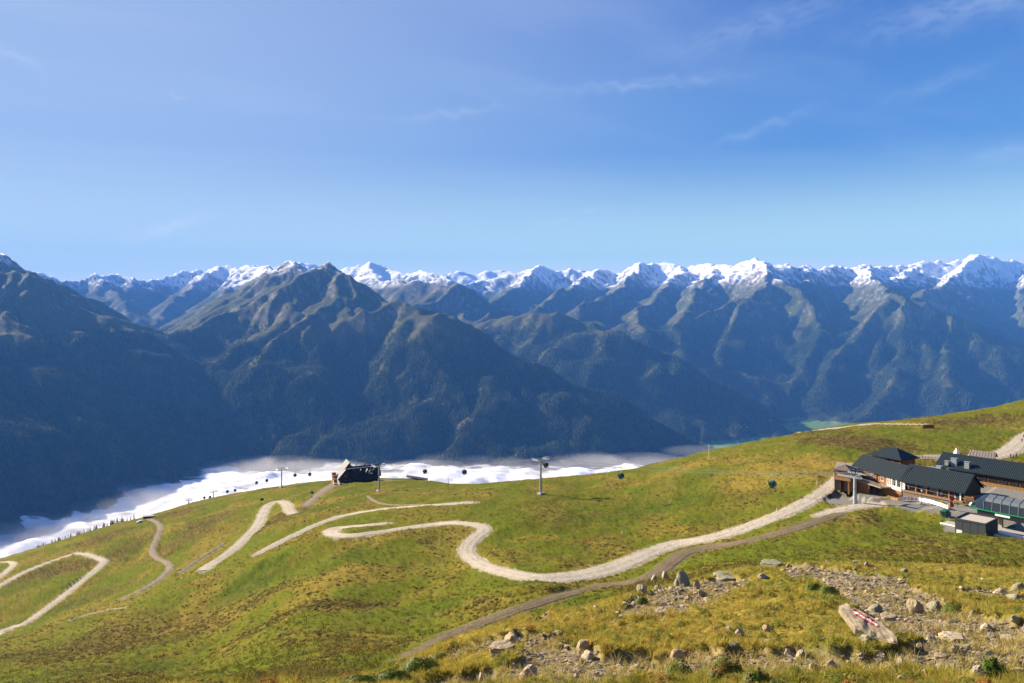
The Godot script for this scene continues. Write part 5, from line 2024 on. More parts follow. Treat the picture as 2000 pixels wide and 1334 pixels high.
	bx("lean_to", Vector3(6.5, -51.7, 1.6), Vector3(9.0, 1.0, 3.4), mats["roof_dark"], o)
	chimney(o, Vector3(3.2, -49.2, -0.9), Vector3(1.1, 1.3, 1.0))
	chimney(o, Vector3(5.0, -49.2, -1.8), Vector3(1.7, 2.3, 1.3))
	chimney(o, Vector3(9.0, -49.4, -1.4), Vector3(1.4, 2.0, 1.2))
	# open terrace between them
	t = plan_frame(131.6, 219.4, Vector2(0.56, -0.83), 0.0)
	o = place("stone_terrace", "grey paved terrace between the dining hall and the long building", "terrace", t)
	bx("paving", Vector3(11.0, -54.1, -7.5), Vector3(24.0, 0.3, 15.0), mats["concrete"], o)
	for i in 8:
		for j in 5:
			bx("slab", Vector3(0.6 + 2.97 * i, -53.93, -1.5 - 3.0 * j), Vector3(2.9, 0.05, 2.93), mats["concrete"], o)
	bx("edge_wall", Vector3(11.0, -55.3, 0.25), Vector3(24.0, 3.2, 0.5), mats["larch"], o)
	# low hut with grey shingles
	var hp := px(1918, 893, 268.0)
	t = plan_frame(hp.x - 3.0, 270.0, Vector2(0.75, -0.66), hp.y - 2.3)
	o = place("shingle_hut", "low hut with a weathered grey shingle roof behind the long building", "hut", t)
	part("roof", roof_slope(-0.5, 7.5, Vector2(0.6, 2.3), Vector2(-2.6, 4.2), 0.9).mesh(), wood_material("grey_shingle", lin(0.32, 0.28, 0.24)), o)
	part("roof", roof_slope(-0.5, 7.5, Vector2(-5.8, 2.3), Vector2(-2.6, 4.2), 0.9).mesh(), mats["grey_shingle"], o)
	bx("wall", Vector3(3.5, 1.0, -2.6), Vector3(6.8, 2.9, 4.8), mats["wood_dark"], o)
	bx("door", Vector3(2.0, 0.8, -0.17), Vector3(1.0, 2.0, 0.06), mats["wood_grey"], o)

func hip_roof(lx: float, lz: float, eave: float, top: float, over: float, ridge := 0.0) -> Shape:
	var s := Shape.new()
	var a := [Vector3(-over, eave, over), Vector3(lx + over, eave, over), Vector3(lx + over, eave, -lz - over), Vector3(-over, eave, -lz - over)]
	var p := Vector3(lx * (0.5 - ridge), top, -lz * 0.5)
	var q := Vector3(lx * (0.5 + ridge), top, -lz * 0.5)
	s.quad(a[0], p, q, a[1])
	s.tri(a[1], q, a[2])
	s.quad(a[2], q, p, a[3])
	s.tri(a[3], p, a[0])
	s.box(Vector3(lx * 0.5, eave - 0.12, -lz * 0.5), Vector3(lx + 2 * over, 0.2, lz + 2 * over))
	# courses of tiles
	for side in 4:
		var b0: Vector3 = a[side]
		var b1: Vector3 = a[(side + 1) % 4]
		var c0: Vector3 = [p, q, q, p][side]
		var c1: Vector3 = [q, q, p, p][side]
		var nn := (b1 - b0).cross(c0 - b0).normalized()
		if nn.y < 0.0:
			nn = -nn
		var rows := 9
		for k in rows:
			var t0 := float(k) / rows
			var t1 := float(k + 1) / rows
			var l0 := b0.lerp(c0, t0) + nn * 0.08
			var r0 := b1.lerp(c1, t0) + nn * 0.08
			var l1 := b0.lerp(c0, t1) + nn * 0.02
			var r1 := b1.lerp(c1, t1) + nn * 0.02
			s.quad(l0, l1, r1, r0)
			s.quad(b0.lerp(c0, t0), l0, r0, b1.lerp(c1, t0))
	return s

func build_station() -> void:
	# glazed lift station, its axis along the rope
	var t := plan_frame(117.9, 199.5, Vector2(7.8, -10.9), 0.0)
	var o := place("lift_station", "gondola lift station with a curved glass canopy and a green waist line", "lift station", t)
	var L := 30.0
	# cross section from the glass foot over the roof: (z, y)
	var sec := [Vector2(0.0, -50.7), Vector2(-0.35, -48.6), Vector2(-1.0, -47.9), Vector2(-3.2, -47.2), Vector2(-5.4, -47.9), Vector2(-6.05, -48.6), Vector2(-6.4, -50.7)]
	var ring := func(x: float, k: float) -> PackedVector3Array:
		var out := PackedVector3Array()
		for q in sec:
			out.append(Vector3(x, -50.7 + (q.y + 50.7) * k, -3.2 + (q.x + 3.2) * lerpf(0.45, 1.0, k)))
		return out
	var noses := [[0.0, 0.06], [1.2, 0.45], [2.6, 0.78], [4.2, 1.0]]
	var nose := Shape.new()
	for k in 3:
		nose.loft(ring.call(noses[k][0], noses[k][1]), ring.call(noses[k + 1][0], noses[k + 1][1]), k == 0)
	part("glass_nose", nose.mesh(), mats["glass"], o)
	var bays := 13
	for k in bays:
		var x0 := 4.2 + (L - 4.2) * k / bays
		var x1 := 4.2 + (L - 4.2) * (k + 1) / bays
		for side in 2:
			var s := Shape.new()
			var za := -0.05 if side == 0 else -6.35
			var zb := -0.38 if side == 0 else -6.02
			s.quad(Vector3(x0 + 0.07, -50.65, za), Vector3(x0 + 0.07, -48.65, zb), Vector3(x1 - 0.07, -48.65, zb), Vector3(x1 - 0.07, -50.65, za))
			part("pane", s.mesh(), mats["glass"], o)
		var m := Shape.new()
		m.tube(Vector3(x0, -50.7, 0.02), Vector3(x0, -48.6, -0.33), 0.06, 0.06, 4)
		part("mullion", m.mesh(), mats["sheet_metal"], o)
		var rp := Shape.new()
		for j in range(1, 5):
			var a: Vector2 = sec[j]
			var b: Vector2 = sec[j + 1]
			rp.quad(Vector3(x0 + 0.05, a.y, a.x), Vector3(x0 + 0.05, b.y, b.x), Vector3(x1 - 0.05, b.y, b.x), Vector3(x1 - 0.05, a.y, a.x))
		part("roof_panel", rp.mesh(), mats["station_roof"], o)
		var rib := Shape.new()
		for j in range(1, 5):
			var a: Vector2 = sec[j]
			var b: Vector2 = sec[j + 1]
			rib.tube(Vector3(x0, a.y + 0.03, a.x), Vector3(x0, b.y + 0.03, b.x), 0.07, 0.07, 4)
		part("roof_rib", rib.mesh(), mats["dark_metal"], o)
	bx("green_band", Vector3(L * 0.5 + 0.6, -50.85, -3.2), Vector3(L - 0.6, 0.26, 6.7), mats["green_paint"], o)
	bx("hull", Vector3(L * 0.5 + 1.4, -51.6, -3.2), Vector3(L - 2.6, 1.3, 6.2), mats["black"], o)
	bx("name_plate", Vector3(8.6, -51.45, -0.06), Vector3(3.4, 0.5, 0.06), mats["white_paint"], o)
	for k in 3:
		bx("pier", Vector3(7.0 + 9.0 * k, -53.8, -3.2), Vector3(0.8, 3.6, 0.9), mats["concrete"], o)
	var dome := Shape.new()
	dome.tube(Vector3(0.6, -50.6, -0.9), Vector3(1.1, -49.7, -1.0), 0.35, 0.25, 8)
	part("lamp_housing", dome.mesh(), mats["white_paint"], o)
	# anthracite transformer house
	t = plan_frame(109.7, 190.2, Vector2(4.4, -5.2), -56.2)
	o = place("transformer_house", "dark grey flat roofed box with a white door beside the lift station", "building", t)
	bx("body", Vector3(3.4, 2.35, -4.2), Vector3(6.8, 4.5, 8.4), mats["anthracite"], o)
	bx("gravel_roof", Vector3(3.4, 4.62, -4.2), Vector3(6.2, 0.06, 7.8), mats["pale_gravel_roof"], o)
	var par := Shape.new()
	par.box(Vector3(3.4, 4.75, 0.0), Vector3(6.9, 0.4, 0.25))
	par.box(Vector3(3.4, 4.75, -8.4), Vector3(6.9, 0.4, 0.25))
	par.box(Vector3(0.0, 4.75, -4.2), Vector3(0.25, 0.4, 8.15))
	par.box(Vector3(6.8, 4.75, -4.2), Vector3(0.25, 0.4, 8.15))
	part("parapet", par.mesh(), mats["anthracite"], o)
	for k in 3:
		bx("panel_joint", Vector3(1.7 * (k + 1), 2.3, 0.012), Vector3(0.035, 4.3, 0.02), mats["black"], o)
	var door := bx("door", Vector3(1.0, 1.1, 0.03), Vector3(1.3, 2.1, 0.08), mats["white_paint"], o)
	bx("handle", Vector3(1.45, 1.1, 0.1), Vector3(0.05, 0.2, 0.06), mats["dark_metal"], door)
	# inflated white tube barrier behind it
	t = plan_frame(119.0, 187.5, Vector2(6.0, -5.0), -55.4)
	o = place("crash_mat", "long white padded mat lying behind the dark grey box", "mat", t)
	var s := Shape.new()
	for k in 5:
		s.tube(Vector3(1.6 * k, 1.35 - 0.17 * k, 0), Vector3(1.6 * (k + 1), 1.35 - 0.17 * (k + 1), 0), 0.5 - 0.03 * k, 0.47 - 0.03 * k, 10)
	part("padding", s.mesh(), mats["white_paint"], o)
	# concrete apron of the lift
	t = plan_frame(116.0, 199.0, Vector2(7.8, -10.9), 0.0)
	o = place("lift_apron", "pale concrete apron under the glazed lift station", "apron", t)
	bx("slab", Vector3(14.0, -55.3, -2.0), Vector3(34.0, 0.5, 12.0), mats["concrete"], o)
	bx("kerb", Vector3(14.0, -55.0, 4.05), Vector3(34.0, 0.35, 0.3), mats["white_paint"], o)

func build_lower_lodge() -> void:
	# dark steep roofed lodge above the cloud
	var base := -122.6
	var c := px(690, 0, 548.0)
	var t := plan_frame(c.x - 8.0, 536.0, Vector2(0.93, 0.36), base)
	var o := place("alpine_lodge", "steep roofed dark alpine lodge standing above the cloud", "building", t)
	var dark: Material = mats["wood_dark"]
	var slate: Material = mats["roof_slate"]
	# front gabled body: ridge runs back from the eye
	var s := Shape.new()
	s.loft(PackedVector3Array([Vector3(0, 0, 0), Vector3(10, 0, 0), Vector3(10, 5.0, 0), Vector3(5, 10.5, 0), Vector3(0, 5.0, 0)]), PackedVector3Array([Vector3(0, 0, -14), Vector3(10, 0, -14), Vector3(10, 5.0, -14), Vector3(5, 10.5, -14), Vector3(0, 5.0, -14)]))
	part("wall", s.mesh(), dark, o)
	for side in [0, 1]:
		var r := Shape.new()
		var e := -1.0 if side == 0 else 11.0
		r.loft(PackedVector3Array([Vector3(e, 4.2, 1.0), Vector3(5, 10.9, 1.0), Vector3(5, 11.3, 1.0), Vector3(e, 4.6, 1.0)]), PackedVector3Array([Vector3(e, 4.2, -15), Vector3(5, 10.9, -15), Vector3(5, 11.3, -15), Vector3(e, 4.6, -15)]))
		part("roof", r.mesh(), slate, o)
	# higher cross gable behind
	var g := Shape.new()
	g.loft(PackedVector3Array([Vector3(3, 0, -5), Vector3(14, 0, -5), Vector3(14, 8.0, -5), Vector3(8.5, 14.6, -5), Vector3(3, 8.0, -5)]), PackedVector3Array([Vector3(3, 0, -18), Vector3(14, 0, -18), Vector3(14, 8.0, -18), Vector3(8.5, 14.6, -18), Vector3(3, 8.0, -18)]))
	part("wall", g.mesh(), dark, o)
	for side in [0, 1]:
		var r := Shape.new()
		var e := 2.0 if side == 0 else 15.0
		r.loft(PackedVector3Array([Vector3(e, 7.1, -4), Vector3(8.5, 14.9, -4), Vector3(8.5, 15.3, -4), Vector3(e, 7.5, -4)]), PackedVector3Array([Vector3(e, 7.1, -19), Vector3(8.5, 14.9, -19), Vector3(8.5, 15.3, -19), Vector3(e, 7.5, -19)]))
		part("roof", r.mesh(), slate, o)
	# slate dormer towards the valley
	var dm := Shape.new()
	dm.loft(PackedVector3Array([Vector3(9.0, 7.5, -2.2), Vector3(14.5, 7.5, -2.2), Vector3(11.7, 11.6, -2.2)]), PackedVector3Array([Vector3(9.0, 7.5, -9), Vector3(14.5, 7.5, -9), Vector3(11.7, 11.6, -9)]))
	part("dormer", dm.mesh(), slate, o)
	# long dark wing to the side
	var w := Shape.new()
	w.loft(PackedVector3Array([Vector3(10, -1.5, 0.5), Vector3(10, -1.5, -13), Vector3(10, 6.0, -13), Vector3(10, 11.5, -6.2), Vector3(10, 6.0, 0.5)]), PackedVector3Array([Vector3(29, -1.5, 0.5), Vector3(29, -1.5, -13), Vector3(29, 6.0, -13), Vector3(29, 11.5, -6.2), Vector3(29, 6.0, 0.5)]))
	part("wall", w.mesh(), dark, o)
	for side in [0, 1]:
		var r := Shape.new()
		var e := 1.5 if side == 0 else -14.0
		r.loft(PackedVector3Array([Vector3(9.5, 5.4, e), Vector3(9.5, 11.8, -6.2), Vector3(9.5, 12.2, -6.2), Vector3(9.5, 5.8, e)]), PackedVector3Array([Vector3(30, 5.4, e), Vector3(30, 11.8, -6.2), Vector3(30, 12.2, -6.2), Vector3(30, 5.8, e)]))
		part("roof", r.mesh(), mats["roof_dark"], o)
	for k in 3:
		var dr := Shape.new()
		var dx := 16.0 + 4.6 * k
		dr.loft(PackedVector3Array([Vector3(dx - 1.6, 7.2, 0.4), Vector3(dx + 1.6, 7.2, 0.4), Vector3(dx + 1.6, 8.6, 0.4), Vector3(dx, 10.6, 0.4), Vector3(dx - 1.6, 8.6, 0.4)]), PackedVector3Array([Vector3(dx - 1.6, 7.2, -5), Vector3(dx + 1.6, 7.2, -5), Vector3(dx + 1.6, 8.6, -5), Vector3(dx, 10.6, -5), Vector3(dx - 1.6, 8.6, -5)]))
		part("dormer", dr.mesh(), slate if k == 1 else mats["roof_dark"], o)
	for k in 3:
		var ms := Shape.new()
		ms.tube(Vector3(13.5 + 5.6 * k, 11.5, -6.2), Vector3(13.5 + 5.6 * k, 14.6 - 0.8 * k, -6.2), 0.35, 0.3, 6)
		part("flue", ms.mesh(), mats["sheet_metal"], o)
	for k in 6:
		window(o, 12.0 + 2.9 * k, 3.0, 1.5, 1.5, 0.56, dark)
	for k in 3:
		window(o, 2.2 + 2.8 * k, 3.0, 1.4, 1.6, 0.05, mats["larch_light"])
	window(o, 5.0, 7.0, 1.4, 1.4, 0.05, mats["larch_light"])
	var ch := bx("chimney", Vector3(20.0, 12.8, -7.5), Vector3(1.0, 2.2, 1.0), mats["concrete"], o)
	bx("cap", Vector3(20.0, 14.0, -7.5), Vector3(1.3, 0.2, 1.3), mats["dark_metal"], ch)
	# sunny wooden bays on the left flank
	for k in 3:
		bx("bay", Vector3(-1.6, 2.4 + 0.7 * k, -2.0 - 4.0 * k), Vector3(2.6, 4.8 + 1.4 * k, 2.6), mats["larch_light"], o)
		bx("bay_roof", Vector3(-1.7, 4.95 + 1.4 * k, -2.0 - 4.0 * k), Vector3(3.2, 0.25, 3.2), mats["wood_grey"], o)
	bx("stair_wall", Vector3(-0.8, 1.2, 1.6), Vector3(1.2, 3.4, 4.2), mats["larch"], o)
	# pale timber terraces
	for k in 2:
		var p := px(650 + 9 * k, 944 - 2 * k, 528.0 + 4 * k)
		var tt := plan_frame(p.x, 528.0 + 4 * k, Vector2(0.35, -0.94), p.y)
		var f := place("timber_wall", ["short pale timber windbreak on the lodge forecourt", "long pale timber windbreak on the lodge forecourt"][k], "wall", tt, "timber windbreaks by the lodge")
		for j in 5:
			bx("plank", Vector3(4.0 + 2.0 * k, 0.3 + 0.42 * j, 0), Vector3(8.0 + 4.0 * k, 0.38, 0.25), mats["deck"], f)
		for j in 3:
			bx("post", Vector3(0.4 + (3.6 + 2.0 * k) * j, 0.9, -0.2), Vector3(0.25, 2.4, 0.2), mats["wood_grey"], f)
	# dark shed roof showing over the brow
	var sp := px(812, 936, 590.0)
	t = plan_frame(sp.x - 7.0, 592.0, Vector2(1.0, 0.1), sp.y - 3.2)
	o = place("shed", "dark shed with a single sloping roof behind the grassy brow", "shed", t)
	bx("wall", Vector3(7.0, 0.6, -3.0), Vector3(14.0, 3.4, 6.0), dark, o)
	var sr := Shape.new()
	sr.loft(PackedVector3Array([Vector3(-0.5, 4.4, 0.6), Vector3(-0.5, 4.4, -6.6), Vector3(-0.5, 4.7, -6.6), Vector3(-0.5, 4.7, 0.6)]), PackedVector3Array([Vector3(16.0, 1.6, 0.6), Vector3(16.0, 1.6, -6.6), Vector3(16.0, 1.9, -6.6), Vector3(16.0, 1.9, 0.6)]))
	part("roof", sr.mesh(), mats["anthracite"], o)

func build_valley_houses() -> void:
	# farmsteads on the green valley floor
	var spots := [[1446, 855, 0], [1453, 852, 1], [1459, 853, 0], [1497, 843, 1], [1503, 844, 0], [1526, 838, 0], [1553, 833, 1]]
	var k := 0
	var where := ["white walled", "dark roofed", "broad", "white gabled", "large dark roofed", "small", "tiny"]
	for q in spots:
		var d: float = -VALLEY * F / (q[1] - HZ)
		var p := px(q[0], q[1], d)
		var y := far_at(p.x / d, d)
		var o := thing("farmhouse", "%s farmhouse on the green valley floor" % where[k], "house", Vector3(p.x, y, -d), 0.4 + 0.5 * k, "farmhouses in the valley")
		var s := Shape.new()
		s.box(Vector3(0, 4, 0), Vector3(22, 8, 16))
		part("wall", s.mesh(), mats["plaster"] if q[2] == 0 else mats["wood_grey"], o)
		var r := Shape.new()
		r.loft(PackedVector3Array([Vector3(-13, 7.5, 10), Vector3(-13, 14, 0), Vector3(-13, 7.5, -10)]), PackedVector3Array([Vector3(13, 7.5, 10), Vector3(13, 14, 0), Vector3(13, 7.5, -10)]))
		part("roof", r.mesh(), mats["roof_dark"], o)
		k += 1

# ---------------------------------------------------------------- gondola lift
const ROPE_C := 284.0     # plan line of the rope: x + 0.8 * distance = ROPE_C
const ROPE_DIR := Vector2(-0.625, 0.781)

func rope_d(u: float) -> float:
	return ROPE_C / (0.8 + (u - 1000.0) / F)

# towers: [u, row of the foot, row of the cross arm]
const TOWERS := [[1670, 996, 932], [1056, 955, 900], [740, 961, 912], [550, 951, 919], [417, 982, 961], [368, 992, 978]]
var arm_mid: Array = []

func build_lift() -> void:
	var galv: Material = mats["galvanised"]
	var texts := ["thick grey lift tower with long roller trains in front of the restaurant", "grey lift tower on the grassy saddle throwing a long shadow", "grey lift tower in front of the dark lodge", "slender lift tower on the brow beyond the lodge", "far lift tower whose head stands against the white cloud", "farthest lift tower, only its cross arm above the brow"]
	var along := Vector3(ROPE_DIR.x, 0, -ROPE_DIR.y)
	var side := Vector3(along.z, 0, -along.x)
	if side.x < 0.0:
		side = -side
	for k in TOWERS.size():
		var q: Array = TOWERS[k]
		var d := rope_d(q[0])
		var x: float = (q[0] - 1000.0) / F * d
		var y := ground(x, d)
		var arm: float = (HZ - q[2]) / F * d
		if k >= 4:
			y = minf(y, arm - 12.0)
		var o := thing("lift_tower", texts[k], "lift tower", Vector3(x, y, -d), 0.0, "towers of the gondola lift")
		var h := arm - y
		o.basis = Basis(side, Vector3.UP, side.cross(Vector3.UP))
		var s := Shape.new()
		s.tube(Vector3(0, 0.2, 0), Vector3(0, h, 0), 0.62 if k == 0 else 0.5, 0.42 if k == 0 else 0.36, 12)
		part("mast", s.mesh(), galv, o)
		bx("foundation", Vector3(0, 0.15, 0), Vector3(2.4, 1.1, 2.4), mats["concrete"], o)
		bx("cross_arm", Vector3(0, h + 0.15, 0), Vector3(6.6, 0.45, 0.5), galv, o)
		for w in [-1, 1]:
			var len_ := 7.5 if k == 0 else 4.2
			var tr := Shape.new()
			tr.box(Vector3(w * 2.9, h + 0.55, 0), Vector3(0.22, 0.3, len_))
			var n := 12 if k == 0 else 8
			for j in n:
				var z := -len_ * 0.5 + len_ * (j + 0.5) / n
				tr.tube(Vector3(w * 2.9 - 0.12, h + 0.72, z), Vector3(w * 2.9 + 0.12, h + 0.72, z), 0.24, 0.24, 8)
			part("roller_train", tr.mesh(), galv, o)
			var cat := Shape.new()
			cat.box(Vector3(w * 3.5, h + 0.5, 0), Vector3(0.6, 0.06, len_))
			for j in 5:
				cat.tube(Vector3(w * 3.75, h + 0.5, -len_ * 0.5 + len_ * j / 4.0), Vector3(w * 3.75, h + 1.4, -len_ * 0.5 + len_ * j / 4.0), 0.03, 0.03, 4)
			cat.tube(Vector3(w * 3.75, h + 1.4, -len_ * 0.5), Vector3(w * 3.75, h + 1.4, len_ * 0.5), 0.03, 0.03, 4)
			part("catwalk", cat.mesh(), mats["sheet_metal"], o)
		# service gantry on top
		var ga := Shape.new()
		for w in [-1, 1]:
			ga.tube(Vector3(w * 0.5, h + 0.3, 0), Vector3(w * 2.4, h + 2.1, 0), 0.09, 0.09, 5)
			ga.tube(Vector3(w * 0.3, h + 0.3, 0), Vector3(0, h + 2.3, 0), 0.08, 0.08, 5)
		ga.tube(Vector3(-2.6, h + 2.1, 0), Vector3(2.6, h + 2.1, 0), 0.1, 0.1, 5)
		part("gantry", ga.mesh(), mats["dark_metal"], o)
		var lad := Shape.new()
		for w in [-0.2, 0.2]:
			lad.tube(Vector3(w, 1.0, 0.7), Vector3(w, h, 0.6), 0.03, 0.03, 4)
		part("ladder", lad.mesh(), mats["dark_metal"], o)
		if k == 0:
			bx("number_plate", Vector3(-0.2, 1.2, 0.75), Vector3(0.6, 0.5, 0.06), mats["red_cloth"], o)
		arm_mid.append(Vector3(x, arm + 0.95, -d))
	# ropes: one for each way
	var start := Vector3(118.6 + 2.6, -50.0, -198.6)
	for w in [-1, 1]:
		var pts: Array = [start + side * (w * 2.9 - 0.4)]
		for m in arm_mid:
			pts.append(m + side * w * 2.9)
		var last: Vector3 = pts[pts.size() - 1]
		pts.append(last + along * 300.0 + Vector3(0, -190, 0))
		var s := Shape.new()
		for k in pts.size() - 1:
			var a: Vector3 = pts[k]
			var b: Vector3 = pts[k + 1]
			var sag: float = a.distance_to(b) * 0.012
			var prev := a
			for i in 10:
				var t := (i + 1) / 10.0
				var p := a.lerp(b, t) - Vector3(0, 4.0 * sag * t * (1.0 - t), 0)
				s.tube(prev, p, 0.06, 0.06, 5)
				prev = p
			rope_spans[[w, k]] = [a, b, sag]
		tag(part("haul_rope", s.mesh(), mats["cable"], self), ["steel haul rope of the lift, downhill strand on the valley side", "steel haul rope of the lift, uphill strand"][0 if w == -1 else 1], "rope", "ropes of the gondola lift")
	# cabins: [u, strand]
	var cab := make_cabin()
	var list := [[1509, -1, "green gondola cabin with a pale panel hanging over the yellow meadow"], [1213, -1, "green gondola cabin hanging low over the brow"], [1066, 1, "dark gondola cabin right beside the saddle tower"], [907, -1, "green gondola cabin between the saddle tower and the lodge tower"], [830, 1, "dark gondola cabin against the pale cloud near the lodge tower"], [724, -1, "green gondola cabin in front of the dark lodge"], [605, 1, "dark gondola cabin on the cloud just behind the lodge"], [576, -1, "dark gondola cabin beside the brow tower"], [521, 1, "dark gondola cabin on the cloud above the hairpin"], [501, -1, "dark gondola cabin low over the brown brow"], [459, 1, "small gondola cabin above the brown brow, next to its twin"], [444, -1, "small gondola cabin above the brown brow, twin of the next"], [410, 1, "tiny gondola cabin by the far tower, higher of two"], [399, -1, "tiny gondola cabin by the far tower, lower of two"]]
	var first := true
	for q in list:
		var c := cab if first else put_copy(cab, "gondola_cabin")
		first = false
		c.set_meta("label", q[2])
		# the span that the line of sight crosses
		var s: float = (q[0] - 1000.0) / F
		var found := false
		for k in TOWERS.size() + 1:
			var sp: Array = rope_spans[[q[1], k]]
			var a: Vector3 = sp[0]
			var b: Vector3 = sp[1]
			var sa := a.x / -a.z
			var sb := b.x / -b.z
			if (s <= sa and s >= sb):
				var lo := 0.0
				var hi := 1.0
				for i in 20:
					var t := 0.5 * (lo + hi)
					var p := a.lerp(b, t)
					if p.x / -p.z > s:
						lo = t
					else:
						hi = t
				var p2 := a.lerp(b, lo) - Vector3(0, 4.0 * sp[2] * lo * (1.0 - lo), 0)
				c.transform = Transform3D(Basis(side, Vector3.UP, side.cross(Vector3.UP)), p2)
				found = true
				break
		if not found:
			print("no span for ", q)
	# the cabin parked on the grass
	var c := put_copy(cab, "gondola_cabin", "green gondola cabin hanging beside the red banner at the station")
	var w := px(1847, 985, 204.0)
	c.transform = Transform3D(Basis(Vector3.UP, 0.6), w + Vector3(0, 0.6, 0))

var rope_spans := {}

func make_cabin() -> Node3D:
	var o := thing("gondola_cabin", "gondola cabin", "gondola", Vector3.ZERO, 0.0, "gondola cabins of the lift")
	# origin at the rope; cabin floor 4.4 m below
	var han := Shape.new()
	han.box(Vector3(0, -0.05, 0), Vector3(0.35, 0.35, 0.9))
	han.tube(Vector3(0, 0, 0), Vector3(0.35, -0.9, 0), 0.07, 0.07, 6)
	han.tube(Vector3(0.35, -0.9, 0), Vector3(0, -1.9, 0), 0.07, 0.07, 6)
	part("hanger", han.mesh(), mats["sheet_metal"], o)
	var rings := [[-2.0, 0.55, 0.62], [-2.2, 0.85, 0.95], [-2.9, 1.02, 1.12], [-3.5, 1.05, 1.16], [-4.05, 0.92, 1.02], [-4.3, 0.7, 0.8]]
	var loop := func(y: float, a: float, b: float) -> PackedVector3Array:
		var out := PackedVector3Array()
		for k in 8:
			var t := TAU * (k + 0.5) / 8.0
			out.append(Vector3(clampf(cos(t) * 1.25, -0.92, 0.92) * a, y, clampf(sin(t) * 1.25, -0.92, 0.92) * b))
		return out
	var body := Shape.new()
	for k in rings.size() - 1:
		body.loft(loop.call(rings[k][0], rings[k][1], rings[k][2]), loop.call(rings[k + 1][0], rings[k + 1][1], rings[k + 1][2]), k == 0 or k == rings.size() - 2)
	part("shell", body.mesh(), mats["cabin_green"], o)
	for k in 4:
		var w := Shape.new()
		var t := Transform3D(Basis(Vector3.UP, k * PI / 2.0), Vector3.ZERO)
		var r := 1.0 if k % 2 else 1.1
		w.box(Vector3(0, -2.95, r), Vector3(1.25, 1.0, 0.05), t)
		part("window", w.mesh(), mats["glass"], o)
	bx("floor_panel", Vector3(0, -3.85, 1.02), Vector3(1.3, 0.45, 0.06), mats["white_paint"], o)
	var ski := Shape.new()
	ski.box(Vector3(1.08, -3.4, 0.0), Vector3(0.1, 0.7, 1.0))
	part("ski_rack", ski.mesh(), mats["dark_metal"], o)
	return o

# ---------------------------------------------------------------- small things
func on_ground(u: float, v: float) -> Vector3:
	var w := hit(u, v, 62.0, false)
	return w

# a standing figure as one continuous surface of stacked rings; colours by height
func person_mesh(top: Color, legs: Color, hair: Color, arm_bend: float) -> ArrayMesh:
	var v := PackedVector3Array()
	var n := PackedVector3Array()
	var c := PackedColorArray()
	var limb := func(pts: Array) -> void:
		# pts: [position, radius x, radius z, colour]
		var sides := 8
		for k in pts.size() - 1:
			for i in sides:
				var q: Array = []
				for e in [[k, i], [k + 1, i], [k + 1, i + 1], [k, i + 1]]:
					var a: float = TAU * e[1] / sides
					var p: Array = pts[e[0]]
					q.append([(p[0] as Vector3) + Vector3(cos(a) * p[1], 0, sin(a) * p[2]), Vector3(cos(a), 0.1, sin(a)), p[3]])
				for m in [0, 1, 2, 0, 2, 3]:
					v.append(q[m][0])
					n.append(((q[2][0] as Vector3) - q[0][0]).cross((q[1][0] as Vector3) - (q[3][0] as Vector3)).normalized())
					c.append(q[m][2])
	var skin := Color(0.42, 0.24, 0.16)
	var shoe := Color(0.03, 0.025, 0.02)
	limb.call([[Vector3(0, 0.84, 0), 0.17, 0.12, legs], [Vector3(0, 0.95, 0), 0.19, 0.13, legs], [Vector3(0, 1.0, 0), 0.17, 0.12, top], [Vector3(0, 1.2, 0), 0.19, 0.13, top], [Vector3(0, 1.38, 0), 0.215, 0.13, top], [Vector3(0, 1.46, 0), 0.12, 0.09, top], [Vector3(0, 1.5, 0), 0.055, 0.055, skin], [Vector3(0, 1.55, 0), 0.06, 0.065, skin], [Vector3(0, 1.63, 0.01), 0.085, 0.1, skin], [Vector3(0, 1.70, 0.0), 0.085, 0.1, hair], [Vector3(0, 1.76, -0.01), 0.05, 0.06, hair], [Vector3(0, 1.775, -0.01), 0.0, 0.0, hair]])
	for w in [-1.0, 1.0]:
		limb.call([[Vector3(w * 0.1, 0.95, 0), 0.1, 0.11, legs], [Vector3(w * 0.11, 0.5, 0.02 * w), 0.07, 0.075, legs], [Vector3(w * 0.12, 0.09, 0.06 * w), 0.05, 0.055, legs], [Vector3(w * 0.12, 0.06, 0.1 + 0.06 * w), 0.05, 0.11, shoe], [Vector3(w * 0.12, 0.0, 0.1 + 0.06 * w), 0.05, 0.11, shoe]])
		limb.call([[Vector3(w * 0.19, 1.42, 0), 0.06, 0.06, top], [Vector3(w * 0.25, 1.15, 0.02), 0.05, 0.05, top], [Vector3(w * 0.25, 0.95, 0.05 + arm_bend), 0.04, 0.04, top], [Vector3(w * 0.24, 0.87, 0.08 + arm_bend), 0.035, 0.045, skin], [Vector3(w * 0.24, 0.78, 0.1 + arm_bend), 0.01, 0.02, skin]])
	var arr := []
	arr.resize(Mesh.ARRAY_MAX)
	arr[Mesh.ARRAY_VERTEX] = v
	arr[Mesh.ARRAY_NORMAL] = n
	arr[Mesh.ARRAY_COLOR] = c
	var m := ArrayMesh.new()
	m.add_surface_from_arrays(Mesh.PRIMITIVE_TRIANGLES, arr)
	return m

